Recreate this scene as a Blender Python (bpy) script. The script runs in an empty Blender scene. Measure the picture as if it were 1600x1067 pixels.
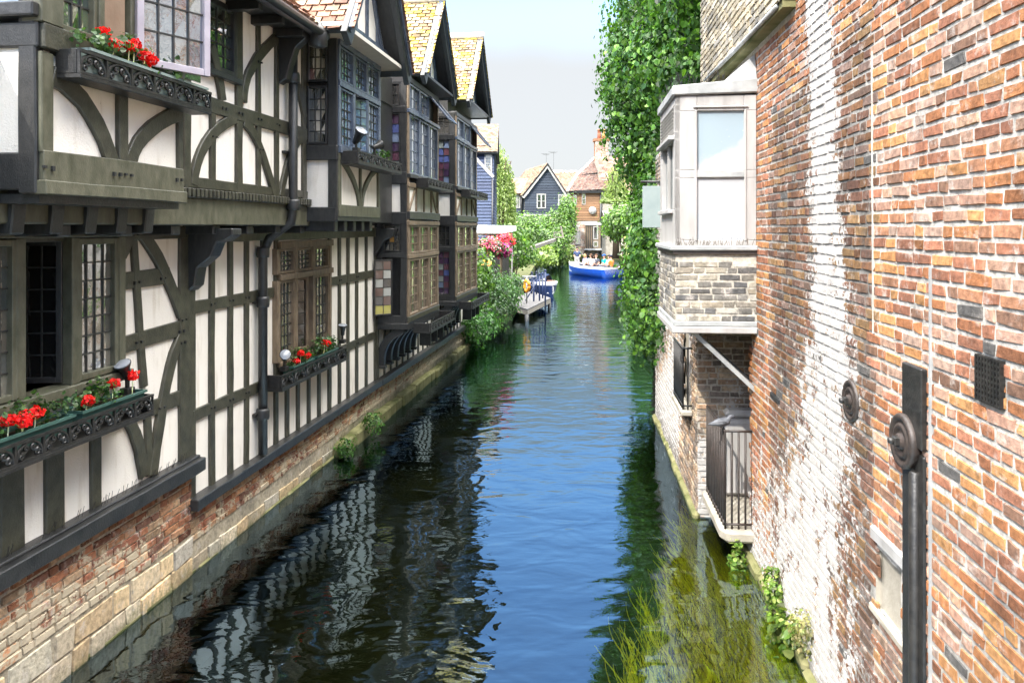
import bpy, math, random
import numpy as np
from mathutils import Vector, Matrix
rnd = random.Random(11)
rng = np.random.default_rng(5)
SC = bpy.context.scene
C = SC.collection
R = math.radians
FPX, HY, CX, CH = 1200.0, 357.0, 800.0, 3.5
# three building frames: L follows the left bank, R the right bank, W looks straight down the river
ANG = {'L': math.atan(158/1200), 'R': math.atan(103/1200), 'W': 0.0}
def ray(fr, px, py):
    a = ANG[fr]; r = (px-CX)/FPX
    return (r*math.cos(a)-math.sin(a), r*math.sin(a)+math.cos(a), (HY-py)/FPX)
def onX(fr, px, py, X):
    d = ray(fr, px, py); s = X/d[0]
    return (d[1]*s, CH+d[2]*s)
def onY(fr, px, py, Y):
    d = ray(fr, px, py); s = Y/d[1]
    return (d[0]*s, CH+d[2]*s)
def onZ(fr, px, py, Z):
    d = ray(fr, px, py); s = (Z-CH)/d[2]
    return (d[0]*s, d[1]*s)
def toworld(fr, x, y):
    a = ANG[fr]
    return (x*math.cos(a)+y*math.sin(a), -x*math.sin(a)+y*math.cos(a))
OFF = {}
FRM = {}
def tag(o, label=None, cat=None, group=None, kind=None):
    if label: o['label'] = label
    if cat: o['category'] = cat
    if group: o['group'] = group
    if kind: o['kind'] = kind
    return o
def thing(name, label, cat, fr, loc, group=None):
    o = bpy.data.objects.new(name, None); C.objects.link(o)
    w = toworld(fr, loc[0], loc[1])
    o.location = (w[0], w[1], loc[2]); o.rotation_euler = (0, 0, -ANG[fr])
    o.empty_display_size = .2
    OFF[o] = tuple(loc); FRM[o] = fr
    return tag(o, label, cat, group)

# ------------------------------------------------------------------ materials
def nd(nt, t, **kw):
    n = nt.nodes.new(t)
    for k, v in kw.items():
        if k in ('op',): n.operation = v
        elif hasattr(n, k) and not k[0].isupper(): setattr(n, k, v)
    return n
def newmat(name):
    m = bpy.data.materials.new(name); m.use_nodes = True
    nt = m.node_tree
    return m, nt, nt.nodes['Principled BSDF']
def noise(nt, scale, detail=4, vec=None, rough=.55, dist=0.):
    n = nt.nodes.new('ShaderNodeTexNoise')
    n.inputs['Scale'].default_value = scale; n.inputs['Detail'].default_value = detail
    n.inputs['Roughness'].default_value = rough; n.inputs['Distortion'].default_value = dist
    if vec: nt.links.new(vec, n.inputs['Vector'])
    return n.outputs['Fac']
def ramp(nt, fac, stops):
    n = nt.nodes.new('ShaderNodeValToRGB'); nt.links.new(fac, n.inputs['Fac'])
    e = n.color_ramp.elements
    while len(e) < len(stops): e.new(.5)
    for i, (p, c) in enumerate(stops):
        e[i].position = p; e[i].color = (c[0], c[1], c[2], 1) if not isinstance(c, (int, float)) else (c, c, c, 1)
    return n.outputs['Color']
def mixc(nt, fac, a, b, mode='MIX'):
    n = nt.nodes.new('ShaderNodeMix'); n.data_type = 'RGBA'; n.blend_type = mode
    for sock, v in ((n.inputs['Factor'], fac), (n.inputs['A'], a), (n.inputs['B'], b)):
        pass
    def setv(idx, v):
        s = n.inputs[idx]
        if hasattr(v, 'is_linked') or hasattr(v, 'node'): nt.links.new(v, s)
        elif isinstance(v, (int, float)): s.default_value = v
        else: s.default_value = (v[0], v[1], v[2], 1)
    setv(0, fac); setv(6, a); setv(7, b)
    return n.outputs[2]
def math_(nt, op, a, b=None, c=None):
    n = nt.nodes.new('ShaderNodeMath'); n.operation = op
    for i, v in enumerate((a, b, c)):
        if v is None: continue
        if isinstance(v, (int, float)): n.inputs[i].default_value = v
        else: nt.links.new(v, n.inputs[i])
    return n.outputs[0]
def smooth(nt, v, lo, hi):
    n = nt.nodes.new('ShaderNodeMapRange'); n.interpolation_type = 'SMOOTHSTEP'
    n.inputs['From Min'].default_value = lo; n.inputs['From Max'].default_value = hi
    nt.links.new(v, n.inputs['Value'])
    return n.outputs['Result']
def coords(nt, scale=None):
    t = nt.nodes.new('ShaderNodeTexCoord').outputs['Object']
    if scale:
        m = nt.nodes.new('ShaderNodeMapping'); m.inputs['Scale'].default_value = scale
        nt.links.new(t, m.inputs['Vector']); return m.outputs['Vector']
    return t
def bump(nt, bs, h, strength, dist=.01):
    b = nt.nodes.new('ShaderNodeBump'); b.inputs['Strength'].default_value = strength
    b.inputs['Distance'].default_value = dist
    nt.links.new(h, b.inputs['Height']); nt.links.new(b.outputs['Normal'], bs.inputs['Normal'])
def pm(name, c1, c2, scale=6, rough=.6, bs=.2, bscale=40, spec=.5, stretch=None, metal=0, dist=.008):
    m, nt, p = newmat(name)
    v = coords(nt, stretch)
    f = noise(nt, scale, 5, v)
    nt.links.new(ramp(nt, f, [(.3, c1), (.7, c2)]), p.inputs['Base Color'])
    p.inputs['Roughness'].default_value = rough; p.inputs['Specular IOR Level'].default_value = spec
    p.inputs['Metallic'].default_value = metal
    if bs: bump(nt, p, noise(nt, bscale, 4, v), bs, dist)
    return m
M = {}
def attr(nt, name):
    a = nt.nodes.new('ShaderNodeAttribute'); a.attribute_name = name; return a
def colmat(name, rough=.7, var=.35, bs=.3, bscale=60, spec=.4, moss=None, mossamt=(.52, .66), mscale=3.0):
    "per-piece colour attribute broken up by noise"
    m, nt, p = newmat(name); v = coords(nt)
    a = attr(nt, 'Col').outputs['Color']
    f = noise(nt, 14, 5, v)
    c = mixc(nt, 1.0, a, ramp(nt, f, [(.25, 1-var), (.75, 1+var*.6)]), 'MULTIPLY')
    if moss:
        c = mixc(nt, smooth(nt, noise(nt, mscale, 6, v), *mossamt), c, moss)
    nt.links.new(c, p.inputs['Base Color'])
    p.inputs['Roughness'].default_value = rough; p.inputs['Specular IOR Level'].default_value = spec
    bump(nt, p, noise(nt, bscale, 5, v), bs, .01)
    return m
def brickmat(name, cover, stain, low=None, covernoise=1.25):
    "Col per brick; White = paint or render left on the face, Soot = staining"
    m, nt, p = newmat(name); v = coords(nt)
    a = attr(nt, 'Col').outputs['Color']
    f = noise(nt, 26, 5, v)
    c = mixc(nt, 1.0, a, ramp(nt, f, [(.22, .45), (.5, .95), (.78, 1.35)]), 'MULTIPLY')
    # grime and fading in broad patches
    c = mixc(nt, 1.0, c, ramp(nt, noise(nt, 1.3, 7, v, .65), [(.28, (.48, .50, .52)), (.5, (.95, .95, .95)), (.75, (1.22, 1.18, 1.12))]), 'MULTIPLY')
    # loose lime smears all over
    sm = smooth(nt, noise(nt, 7, 9, v, .72), .53, .70)
    c = mixc(nt, math_(nt, 'MULTIPLY', sm, .68), c, (.55, .5, .45))
    n1 = noise(nt, 5, 8, v, .68)
    n2 = noise(nt, 34, 4, v, .6)
    nn = math_(nt, 'ADD', math_(nt, 'MULTIPLY', n1, .7), math_(nt, 'MULTIPLY', n2, .3))
    w = math_(nt, 'ADD', attr(nt, 'White').outputs['Fac'], math_(nt, 'MULTIPLY', math_(nt, 'SUBTRACT', nn, .5), covernoise*2.4))
    wf = smooth(nt, w, .44, .62)
    cov = mixc(nt, noise(nt, 3, 6, v), cover[0], cover[1])
    c = mixc(nt, wf, c, cov)
    s = math_(nt, 'ADD', attr(nt, 'Soot').outputs['Fac'], math_(nt, 'MULTIPLY', math_(nt, 'SUBTRACT', nn, .5), 1.6))
    c = mixc(nt, math_(nt, 'MULTIPLY', smooth(nt, s, .35, .8), .8), c, stain)
    nt.links.new(c, p.inputs['Base Color'])
    p.inputs['Roughness'].default_value = .85; p.inputs['Specular IOR Level'].default_value = .25
    h = math_(nt, 'ADD', noise(nt, 45, 6, v, .65), math_(nt, 'MULTIPLY', noise(nt, 12, 4, v), 1.0))
    bump(nt, p, h, .55, .012)
    return m
def glassmat(name, tint, refl=.5, rough=.03, wav=.05):
    m, nt, p = newmat(name); v = coords(nt)
    a = attr(nt, 'Col').outputs['Color']
    nt.links.new(mixc(nt, 1.0, a, tint, 'MULTIPLY'), p.inputs['Base Color'])
    p.inputs['Roughness'].default_value = rough
    p.inputs['IOR'].default_value = 1.5
    g = nt.nodes.new('ShaderNodeBsdfGlossy'); g.inputs['Roughness'].default_value = rough
    g.inputs['Color'].default_value = (.9, .93, .95, 1)
    b = nt.nodes.new('ShaderNodeBump'); b.inputs['Strength'].default_value = wav; b.inputs['Distance'].default_value = .05
    nt.links.new(noise(nt, 7, 2, v), b.inputs['Height']); nt.links.new(b.outputs['Normal'], g.inputs['Normal'])
    mx = nt.nodes.new('ShaderNodeMixShader'); mx.inputs['Fac'].default_value = refl
    nt.links.new(p.outputs[0], mx.inputs[1]); nt.links.new(g.outputs[0], mx.inputs[2])
    nt.links.new(mx.outputs[0], nt.nodes['Material Output'].inputs['Surface'])
    return m
def leafmat(name, rough=.4, trans=.35, spec=.5):
    m, nt, p = newmat(name)
    a = attr(nt, 'Col').outputs['Color']
    nt.links.new(a, p.inputs['Base Color'])
    p.inputs['Roughness'].default_value = rough; p.inputs['Specular IOR Level'].default_value = spec
    t = nt.nodes.new('ShaderNodeBsdfTranslucent')
    nt.links.new(mixc(nt, 1.0, a, (1.5, 1.7, .6), 'MULTIPLY'), t.inputs['Color'])
    mx = nt.nodes.new('ShaderNodeMixShader'); mx.inputs['Fac'].default_value = trans
    nt.links.new(p.outputs[0], mx.inputs[1]); nt.links.new(t.outputs[0], mx.inputs[2])
    nt.links.new(mx.outputs[0], nt.nodes['Material Output'].inputs['Surface'])
    return m
def plastermat(name, c1, c2, dirt):
    m, nt, p = newmat(name); v = coords(nt)
    f = noise(nt, 2.2, 6, v, .6)
    c = mixc(nt, ramp(nt, f, [(.3, 0.), (.7, 1.)]), c1, c2)
    st = coords(nt, (3, 3, .5))
    c = mixc(nt, math_(nt, 'MULTIPLY', smooth(nt, noise(nt, 3, 6, st), .50, .72), .42), c, dirt)
    sp = smooth(nt, noise(nt, 48, 3, v, .6), .70, .76)
    c = mixc(nt, math_(nt, 'MULTIPLY', sp, .6), c, (.16, .13, .1))
    nt.links.new(c, p.inputs['Base Color']); p.inputs['Roughness'].default_value = .9
    p.inputs['Specular IOR Level'].default_value = .2
    bump(nt, p, noise(nt, 70, 5, v, .65), .55, .012)
    return m
M['plaster'] = plastermat('plaster', (.90, .865, .80), (.85, .81, .735), (.52, .45, .35))
M['timber'] = pm('dark_timber', (.028, .028, .019), (.072, .069, .047), 9, .42, .5, 60, .6, (4, 1, 1))
M['timber_black'] = pm('black_timber', (.014, .015, .016), (.036, .036, .035), 9, .38, .45, 60, .55, (3, 1, 1))
M['timber_brown'] = pm('weathered_timber_warm_bounce', (.13, .095, .062), (.24, .18, .12), 7, .55, .4, 60, .4, (2, 2, 1))  # weathered brown, with warm bounced light mixed into the tone
M['timber_green'] = pm('green_grey_paint', (.062, .064, .040), (.13, .126, .088), 7, .45, .35, 50, .5, (2, 2, 1))
M['timber_sky_sheen'] = pm('dark_timber_sky_sheen', (.06, .08, .12), (.11, .14, .19), 7, .25, .3, 50, .8)  # dark glossy timber with the blue sky reflection painted into its base colour
M['iron'] = pm('black_iron', (.008, .008, .008), (.03, .028, .025), 20, .4, .3, 80, .5)
M['brick_core'] = pm('plain_brick', (.20, .10, .06), (.34, .18, .11), 4, .9, .5, 25, .2)
M['iron_brown'] = pm('rusty_iron', (.022, .017, .014), (.055, .04, .033), 16, .5, .4, 60, .5)
M['lead'] = pm('lead_sheet', (.24, .25, .25), (.42, .43, .42), 5, .55, .3, 25, .5)
M['leading'] = pm('lead_came', (.02, .02, .02), (.05, .05, .045), 20, .45, 0)
M['cream_paint'] = pm('cream_window_paint', (.62, .58, .5), (.72, .68, .6), 6, .5, .15, 60)
M['lilac_paint'] = pm('lilac_grey_paint', (.34, .31, .36), (.46, .43, .48), 6, .4, .15, 60)
M['white_paint'] = pm('white_paint', (.30, .288, .27), (.45, .437, .425), 3.2, .5, .15, 60, .5, (2.2, 2.2, .45))
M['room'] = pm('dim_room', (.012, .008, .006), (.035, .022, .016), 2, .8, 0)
M['curtain'] = pm('curtain_cloth', (.10, .03, .02), (.2, .07, .04), 4, .8, .2, 30, .3, (8, 8, .5))
M['glass'] = glassmat('leaded_glass', (1, 1, 1), .45)
M['stained'] = glassmat('stained_glass', (1, 1, 1), .12, .06)
M['brick_red'] = brickmat('old_red_brick', ((.50, .485, .465), (.38, .36, .335)), (.085, .075, .068))
M['brick_plinth'] = brickmat('plinth_brick', ((.60, .50, .36), (.44, .38, .27)), (.10, .105, .035), covernoise=1.0)
M['brick_grey'] = brickmat('grey_brick', ((.60, .57, .5), (.5, .47, .4)), (.08, .08, .07))
M['tile'] = colmat('clay_tile', .8, .4, .4, 40)
M['tile_lichen'] = colmat('lichen_tile', .85, .4, .4, 40, .3, (.44, .33, .035), (.53, .65), 4.5)
M['board_navy'] = colmat('navy_weatherboard', .55, .25, .2, 40)
M['leaf'] = leafmat('leaf')
M['leaf_gloss'] = leafmat('ivy_leaf', .45, .3, .3)
M['petal'] = leafmat('petal', .5, .25, .3)
M['bark'] = pm('bark', (.05, .035, .022), (.13, .10, .07), 8, .9, .6, 30, .2, (3, 3, 1))
M['soil'] = pm('soil', (.02, .014, .01), (.05, .035, .022), 30, .95, .5, 60, .1)
M['trough'] = pm('green_trough_plastic', (.03, .085, .07), (.055, .12, .10), 5, .4, .05, 40)
M['trough_grey'] = pm('grey_green_trough_plastic', (.16, .22, .21), (.24, .30, .28), 5, .4, .05, 40)
M['stone'] = pm('pale_stone', (.26, .235, .19), (.40, .37, .31), 4, .85, .5, 30, .2)
M['stone_moss'] = pm('mossy_stone', (.07, .085, .022), (.27, .25, .13), 3, .9, .5, 30, .2)
M['algae'] = pm('algae_dark', (.008, .010, .004), (.022, .024, .010), 4, .9, .3, 20, .1)
M['rope'] = pm('blue_paint', (.006, .014, .05), (.009, .022, .08), 6, .4, .1, 40)
M['hull_blue'] = pm('blue_hull_paint', (.008, .075, .48), (.012, .10, .56), 3, .3, .08, 40)
M['hull_white'] = pm('white_hull_paint', (.72, .72, .70), (.82, .82, .80), 3, .35, .08, 40)
M['wood'] = pm('varnished_wood', (.12, .045, .02), (.2, .08, .04), 6, .4, .2, 50)
M['deck'] = pm('grey_decking', (.085, .08, .08), (.15, .145, .14), 4, .8, .3, 40, .3, (1, 8, 1))
M['oldwood'] = pm('silvered_timber', (.20, .175, .14), (.33, .30, .25), 6, .8, .3, 40, .3, (1, 6, 6))

# ------------------------------------------------------------------ mesh builder
def mapX(c, s=1): return lambda a, b, d: (c+s*d, a, b)
def mapY(c): return lambda a, b, d: (a, c-d, b)
def mapZ(x0, y0, ang, z0=0.):
    ca, sa = math.cos(ang), math.sin(ang)
    return lambda a, b, d: (x0+a*ca+d*sa, y0+a*sa-d*ca, z0+b)
def ident(a, b, d): return (a, b, d)
class MB:
    def __init__(s, mp=ident): s.v = []; s.f = []; s.m = []; s.c = []; s.mp = mp; s.sm = []; s.pc = []
    def add(s, vs, fs, mi=0, col=None, smooth=False, mp=None):
        o = len(s.v); mp = mp or s.mp; s.pc.append((len(s.v), len(s.f)))
        s.v += [mp(*p) for p in vs]; s.f += [tuple(i+o for i in f) for f in fs]
        s.m += [mi]*len(fs); s.sm += [smooth]*len(fs)
        s.c += [col or (1, 1, 1)]*len(vs)
        return s
    def box(s, a0, a1, b0, b1, d0, d1, mi=0, col=None):
        return s.add([(a0,b0,d0),(a1,b0,d0),(a1,b1,d0),(a0,b1,d0),(a0,b0,d1),(a1,b0,d1),(a1,b1,d1),(a0,b1,d1)],
              [(0,3,2,1),(4,5,6,7),(0,1,5,4),(1,2,6,5),(2,3,7,6),(3,0,4,7)], mi, col)
    def beam(s, pts, w, d0, d1, mi=0, jit=.006, step=.35, w2=None):
        "a sawn timber lying in the plane: a polyline with hand-cut wobble in its edges"
        P = [pts[0]]
        for a, b in zip(pts[:-1], pts[1:]):
            n = max(1, int(math.hypot(b[0]-a[0], b[1]-a[1])/step))
            P += [(a[0]+(b[0]-a[0])*k/n, a[1]+(b[1]-a[1])*k/n) for k in range(1, n+1)]
        vs = []; N = len(P)
        for i, p in enumerate(P):
            q0 = P[max(0, i-1)]; q1 = P[min(N-1, i+1)]
            tx, ty = q1[0]-q0[0], q1[1]-q0[1]; L = math.hypot(tx, ty) or 1
            nx, ny = -ty/L, tx/L
            ww = (w+(w2-w)*i/(N-1) if w2 else w)/2
            for sg in (1, -1):
                k = sg*ww+rnd.uniform(-jit, jit)
                dd = d1+rnd.uniform(-jit, jit)*.5
                vs += [(p[0]+nx*k, p[1]+ny*k, d0), (p[0]+nx*k, p[1]+ny*k, dd)]
        fs = []
        for i in range(N-1):
            o = 4*i; q = o+4
            fs += [(o+1, o+3, q+3, q+1), (o+2, o, q, q+2), (o, o+1, q+1, q), (o+3, o+2, q+2, q+3)]
        fs += [(0, 2, 3, 1), (4*N-4, 4*N-3, 4*N-1, 4*N-2)]
        return s.add(vs, fs, mi)
    def prism(s, poly, d0, d1, mi=0, col=None):
        n = len(poly)
        vs = [(p[0], p[1], d0) for p in poly]+[(p[0], p[1], d1) for p in poly]
        fs = [tuple(range(n-1, -1, -1)), tuple(range(n, 2*n))]+[(i, (i+1) % n, (i+1) % n+n, i+n) for i in range(n)]
        return s.add(vs, fs, mi, col)
    def tube(s, pts, r, n=6, mi=0, col=None, caps=True, mapped=True):
        P = [Vector(s.mp(*p)) if mapped else Vector(p) for p in pts]; N = len(P)
        rr = r if isinstance(r, (list, tuple)) else [r]*N
        vs = []; u = None
        for i in range(N):
            t = (P[min(N-1, i+1)]-P[max(0, i-1)]).normalized()
            if u is None:
                u = t.orthogonal().normalized()
            else:
                u = (u-t*u.dot(t))
                u = u.normalized() if u.length > 1e-6 else t.orthogonal().normalized()
            w = t.cross(u)
            for k in range(n):
                an = 2*math.pi*k/n
                vs.append(tuple(P[i]+(u*math.cos(an)+w*math.sin(an))*rr[i]))
        fs = [(i*n+k, i*n+(k+1) % n, (i+1)*n+(k+1) % n, (i+1)*n+k) for i in range(N-1) for k in range(n)]
        if caps: fs += [tuple(range(n-1, -1, -1)), tuple((N-1)*n+k for k in range(n))]
        return s.add(vs, fs, mi, col, n > 5, mp=ident)
    def lathe(s, prof, o, axis='z', n=20, mi=0, col=None):
        "prof: (radius, height) pairs turned about an axis through o; axis x, y, z or -x"
        vs = []
        for (r, h) in prof:
            for k in range(n):
                a = 2*math.pi*k/n; x, y = r*math.cos(a), r*math.sin(a)
                if axis == 'z': p = (o[0]+x, o[1]+y, o[2]+h)
                elif axis == 'x': p = (o[0]+h, o[1]+x, o[2]+y)
                elif axis == '-x': p = (o[0]-h, o[1]+x, o[2]+y)
                else: p = (o[0]+x, o[1]+h, o[2]+y)
                vs.append(p)
        N = len(prof)
        fs = [(i*n+k, i*n+(k+1) % n, (i+1)*n+(k+1) % n, (i+1)*n+k) for i in range(N-1) for k in range(n)]
        fs += [tuple(range(n-1, -1, -1)), tuple((N-1)*n+k for k in range(n))]
        return s.add(vs, fs, mi, col, True, mp=ident)
    def build(s, name, mats, parent=None, bevel=0, label=None, subd=0):
        if not isinstance(mats, (list, tuple)): mats = [mats]
        me = bpy.data.meshes.new(name)
        off = OFF[parent] if parent is not None else (0, 0, 0)
        me.from_pydata([(p[0]-off[0], p[1]-off[1], p[2]-off[2]) for p in s.v], [], s.f)
        for m in mats: me.materials.append(M[m] if isinstance(m, str) else m)
        me.polygons.foreach_set('material_index', s.m)
        me.polygons.foreach_set('use_smooth', s.sm)
        at = me.attributes.new('Col', 'FLOAT_COLOR', 'POINT')
        at.data.foreach_set('color', [x for c in s.c for x in (c[0], c[1], c[2], 1)])
        o = bpy.data.objects.new(name, me); C.objects.link(o)
        if parent is not None:
            o.parent = parent; OFF[o] = off
        if bevel:
            b = o.modifiers.new('bevel', 'BEVEL'); b.width = bevel; b.segments = 1; b.limit_method = 'ANGLE'; b.angle_limit = R(50)
        if label: o['label'] = label
        return o
    def build_stuff(s, name, mats, parent):
        o = s.build(name, mats, parent); o['kind'] = 'stuff'; return o
    def build_each(s, name, mats, parent, bevel=0):
        "every piece added becomes a part of its own"
        ends = s.pc[1:]+[(len(s.v), len(s.f))]
        for (v0, f0), (v1, f1) in zip(s.pc, ends):
            m = MB(); m.v = s.v[v0:v1]; m.f = [tuple(i-v0 for i in f) for f in s.f[f0:f1]]; m.m = s.m[f0:f1]; m.sm = s.sm[f0:f1]; m.c = s.c[v0:v1]
            m.build(name, mats, parent, bevel)
    def solo(s, name, mats, label, cat, fr, loc, group=None, kind=None, bevel=0):
        "a whole thing in one mesh"
        off = loc
        s.v = [(p[0]-off[0], p[1]-off[1], p[2]-off[2]) for p in s.v]
        o = s.build(name, mats, None, bevel)
        w = toworld(fr, loc[0], loc[1]); o.location = (w[0], w[1], loc[2]); o.rotation_euler = (0, 0, -ANG[fr])
        OFF[o] = tuple(loc)
        return tag(o, label, cat, group, kind)
def npmesh(name, V, F, mat, parent=None, col=None, attrs=None, smooth=False, fr='W', loc=(0, 0, 0)):
    "F: (n,k) int array"
    V = np.asarray(V, np.float32)
    off = np.array(OFF[parent] if parent is not None else loc, np.float32)
    V = V-off
    F = np.asarray(F, np.int32); n, k = F.shape
    me = bpy.data.meshes.new(name)
    me.vertices.add(len(V)); me.vertices.foreach_set('co', V.ravel())
    me.loops.add(n*k); me.loops.foreach_set('vertex_index', F.ravel())
    me.polygons.add(n); me.polygons.foreach_set('loop_start', np.arange(0, n*k, k, dtype=np.int32))
    me.polygons.foreach_set('use_smooth', np.full(n, smooth))
    me.update(calc_edges=True); me.validate()
    for m in (mat if isinstance(mat, (list, tuple)) else [mat]): me.materials.append(M[m] if isinstance(m, str) else m)
    if col is not None:
        a = me.attributes.new('Col', 'FLOAT_COLOR', 'POINT')
        a.data.foreach_set('color', np.concatenate([col, np.ones((len(V), 1))], 1).astype(np.float32).ravel())
    for kx, val in (attrs or {}).items():
        a = me.attributes.new(kx, 'FLOAT', 'POINT'); a.data.foreach_set('value', np.asarray(val, np.float32))
    o = bpy.data.objects.new(name, me); C.objects.link(o)
    if parent is not None: o.parent = parent; OFF[o] = OFF[parent]
    else:
        w = toworld(fr, loc[0], loc[1]); o.location = (w[0], w[1], loc[2]); o.rotation_euler = (0, 0, -ANG[fr]); OFF[o] = tuple(loc)
    return o
LEAF = np.array([(0, 0), (-.42, .22), (-.36, .68), (0, 1.05), (.36, .68), (.42, .22)])
def leafgeo(P, Nn, size, cols, droop=.5, up=-1., narrow=1.0, fold=.18):
    n = len(P)
    Nn = Nn+rng.normal(0, .38, (n, 3)); Nn /= np.linalg.norm(Nn, axis=1, keepdims=True)
    u = rng.normal(0, 1, (n, 3)); u[:, 2] += up*droop*4
    u -= Nn*(u*Nn).sum(1, keepdims=True); u /= np.linalg.norm(u, axis=1, keepdims=True)+1e-9
    w = np.cross(Nn, u)
    L = LEAF
    V = (P[:, None, :]+size[:, None, None]*(w[:, None, :]*(L[None, :, 0:1]*narrow)+u[:, None, :]*L[None, :, 1:2]
         +Nn[:, None, :]*(fold*np.abs(L[None, :, 0:1])-.12*L[None, :, 1:2]**2))).reshape(-1, 3)
    b = np.arange(n)[:, None]*6
    F = np.concatenate([b+np.array([[0, 3, 2, 1]]), b+np.array([[0, 5, 4, 3]])], 0)
    return V, F, np.repeat(cols, 6, 0)
def pickcols(n, pal, jit=.25, kk=1.):
    pal = np.array(pal)*kk; c = pal[rng.integers(0, len(pal), n)]
    return np.clip(c*(1+rng.normal(0, jit, (n, 1))), .004, 1)
def clumpcloud(blobs, n, clump, per=14):
    "points gathered in clumps over the surfaces of ellipsoids: (cx,cy,cz,rx,ry,rz)"
    B = np.array(blobs, float); vol = (B[:, 3]*B[:, 4]+B[:, 4]*B[:, 5]+B[:, 3]*B[:, 5]); vol /= vol.sum()
    k = max(1, n//per)
    i = rng.choice(len(B), k, p=vol)
    gp = rng.random()*9
    d = rng.normal(0, 1, (k, 3)); d /= np.linalg.norm(d, axis=1, keepdims=True)
    r = 1-rng.random((k, 1))**2*.45; r *= 1+rng.normal(0, .06, (k, 1))
    cc = B[i, :3]+d*B[i, 3:]*r
    lump = np.sin(cc[:, :1]*3.1/max(.3, B[0, 3])+gp)+np.sin(cc[:, 1:2]*2.3/max(.3, B[0, 4])+2*gp)+np.sin(cc[:, 2:3]*3.7/max(.3, B[0, 5])+3*gp)
    cc += d*B[i, 3:]*.055*lump
    cc = np.repeat(cc, per, 0); dd = np.repeat(d, per, 0)
    P = cc+rng.normal(0, clump, (k*per, 3))
    return P, dd
def foliage(name, blobs, n, size, pal, parent=None, clump=.12, mat='leaf', droop=.3, narrow=1., fr='W', loc=(0, 0, 0), per=14, upn=.35, jit=.25):
    P, d = clumpcloud(blobs, n, clump, per)
    Nn = d+np.array([0, 0, upn])
    tone = np.repeat(np.clip(1+rng.normal(0, .30, len(P)//per), .45, 1.6), per)[:, None]
    V, F, c = leafgeo(P, Nn, size*(.45+1.0*rng.random(len(P))), np.clip(pickcols(len(P), pal, jit)*tone, .004, 1), droop, narrow=narrow)
    return npmesh(name, V, F, mat, parent, c, fr=fr, loc=loc)

def bricks(name, X, sgn, y0, y1, z0, z1, pal, parent, mat, mortar, colfn=None, white=None, soot=None, hole=None,
           H=.075, L=.235, gap=.013, fr='x', relief=.012, jc=.18, mfn=None):
    "a wall face laid brick by brick on plane x=X (or y=X), facing sgn, with its mortar bed behind"
    nrow = int((z1-z0)/H); A = []
    for r in range(nrow):
        z = z0+r*H+rng.normal(0, .002); y = y0-rng.random()*L; k = rng.integers(0, 2)
        while y < y1:
            l = (L if k % 2 == 0 or rng.random() < .10 else L*rng.choice([.47, .49, .52, .66]))*(1+rng.normal(0, .04)); k += 1
            a0, a1 = max(y, y0), min(y+l-gap, y1)
            if a1-a0 > .03 and not (hole and hole((a0+a1)/2, z+H/2)): A.append((a0, a1, z+gap/2, z+H-gap/2))
            y += l
    A = np.array(A); n = len(A)
    j = lambda s: rng.normal(0, s, (n, 1))
    c = np.array([(0, 2), (1, 2), (1, 3), (0, 3)])
    a = np.stack([A[:, c[k, 0]] for k in range(4)], 1)+rng.normal(0, .0042*max(1, H/.09), (n, 4))
    b = np.stack([A[:, c[k, 1]] for k in range(4)], 1)+rng.normal(0, .0027*max(1, H/.06), (n, 4))
    bev = .006
    ai = a+np.array([[bev, -bev, -bev, bev]]); bi = b+np.array([[bev, bev, -bev, -bev]])
    dep = relief+np.abs(rng.normal(0, relief*.3, (n, 1)))+rng.normal(0, relief*.12, (n, 4))
    zero = np.full((n, 4), -.01)
    aa = np.concatenate([a, ai], 1); bb = np.concatenate([b, bi], 1); dd = np.concatenate([zero, dep], 1)
    if fr == 'x': V = np.stack([X+sgn*dd, aa, bb], 2).reshape(-1, 3)
    else: V = np.stack([aa, X+sgn*dd, bb], 2).reshape(-1, 3)
    o = np.arange(n)[:, None]*8
    q = [(4, 5, 6, 7), (0, 1, 5, 4), (1, 2, 6, 5), (2, 3, 7, 6), (3, 0, 4, 7)]
    F = np.concatenate([o+np.array([k]) for k in q], 0)
    col = pickcols(n, pal, jc)
    if colfn: col = colfn(A, col)
    cols = np.repeat(col, 8, 0)
    ya, za = aa.reshape(-1), bb.reshape(-1)
    # mortar bed
    ny, nz = max(2, int((y1-y0)/.12)), max(2, int((z1-z0)/.12))
    gy, gz = np.meshgrid(np.linspace(y0, y1, ny+1), np.linspace(z0, z1, nz+1), indexing='ij')
    g = np.arange((ny+1)*(nz+1)).reshape(ny+1, nz+1)
    Fm = np.stack([g[:-1, :-1], g[1:, :-1], g[1:, 1:], g[:-1, 1:]], 2).reshape(-1, 4)
    if hole:
        cy = (gy[:-1, :-1]+gy[1:, 1:]).ravel()/2; cz = (gz[:-1, :-1]+gz[1:, 1:]).ravel()/2
        Fm = Fm[np.array([not hole(p, q_) for p, q_ in zip(cy, cz)])]
    gd = rng.normal(0, min(.002, relief*.3), gy.shape)
    Vm = (np.stack([X+sgn*gd, gy, gz], 2) if fr == 'x' else np.stack([gy, X+sgn*gd, gz], 2)).reshape(-1, 3)
    cm = pickcols(len(Vm), [mortar], .08)
    if mfn: cm = cm*mfn(gy.ravel(), gz.ravel())[:, None]
    V = np.concatenate([V, Vm]); F = np.concatenate([F, Fm+8*n]); cols = np.concatenate([cols, cm])
    ya = np.concatenate([ya, gy.ravel()]); za = np.concatenate([za, gz.ravel()])
    at = {'White': white(ya, za) if white else np.zeros(len(V)), 'Soot': soot(ya, za) if soot else np.zeros(len(V))}
    return npmesh(name, V, F, mat, parent, cols, at)
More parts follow.
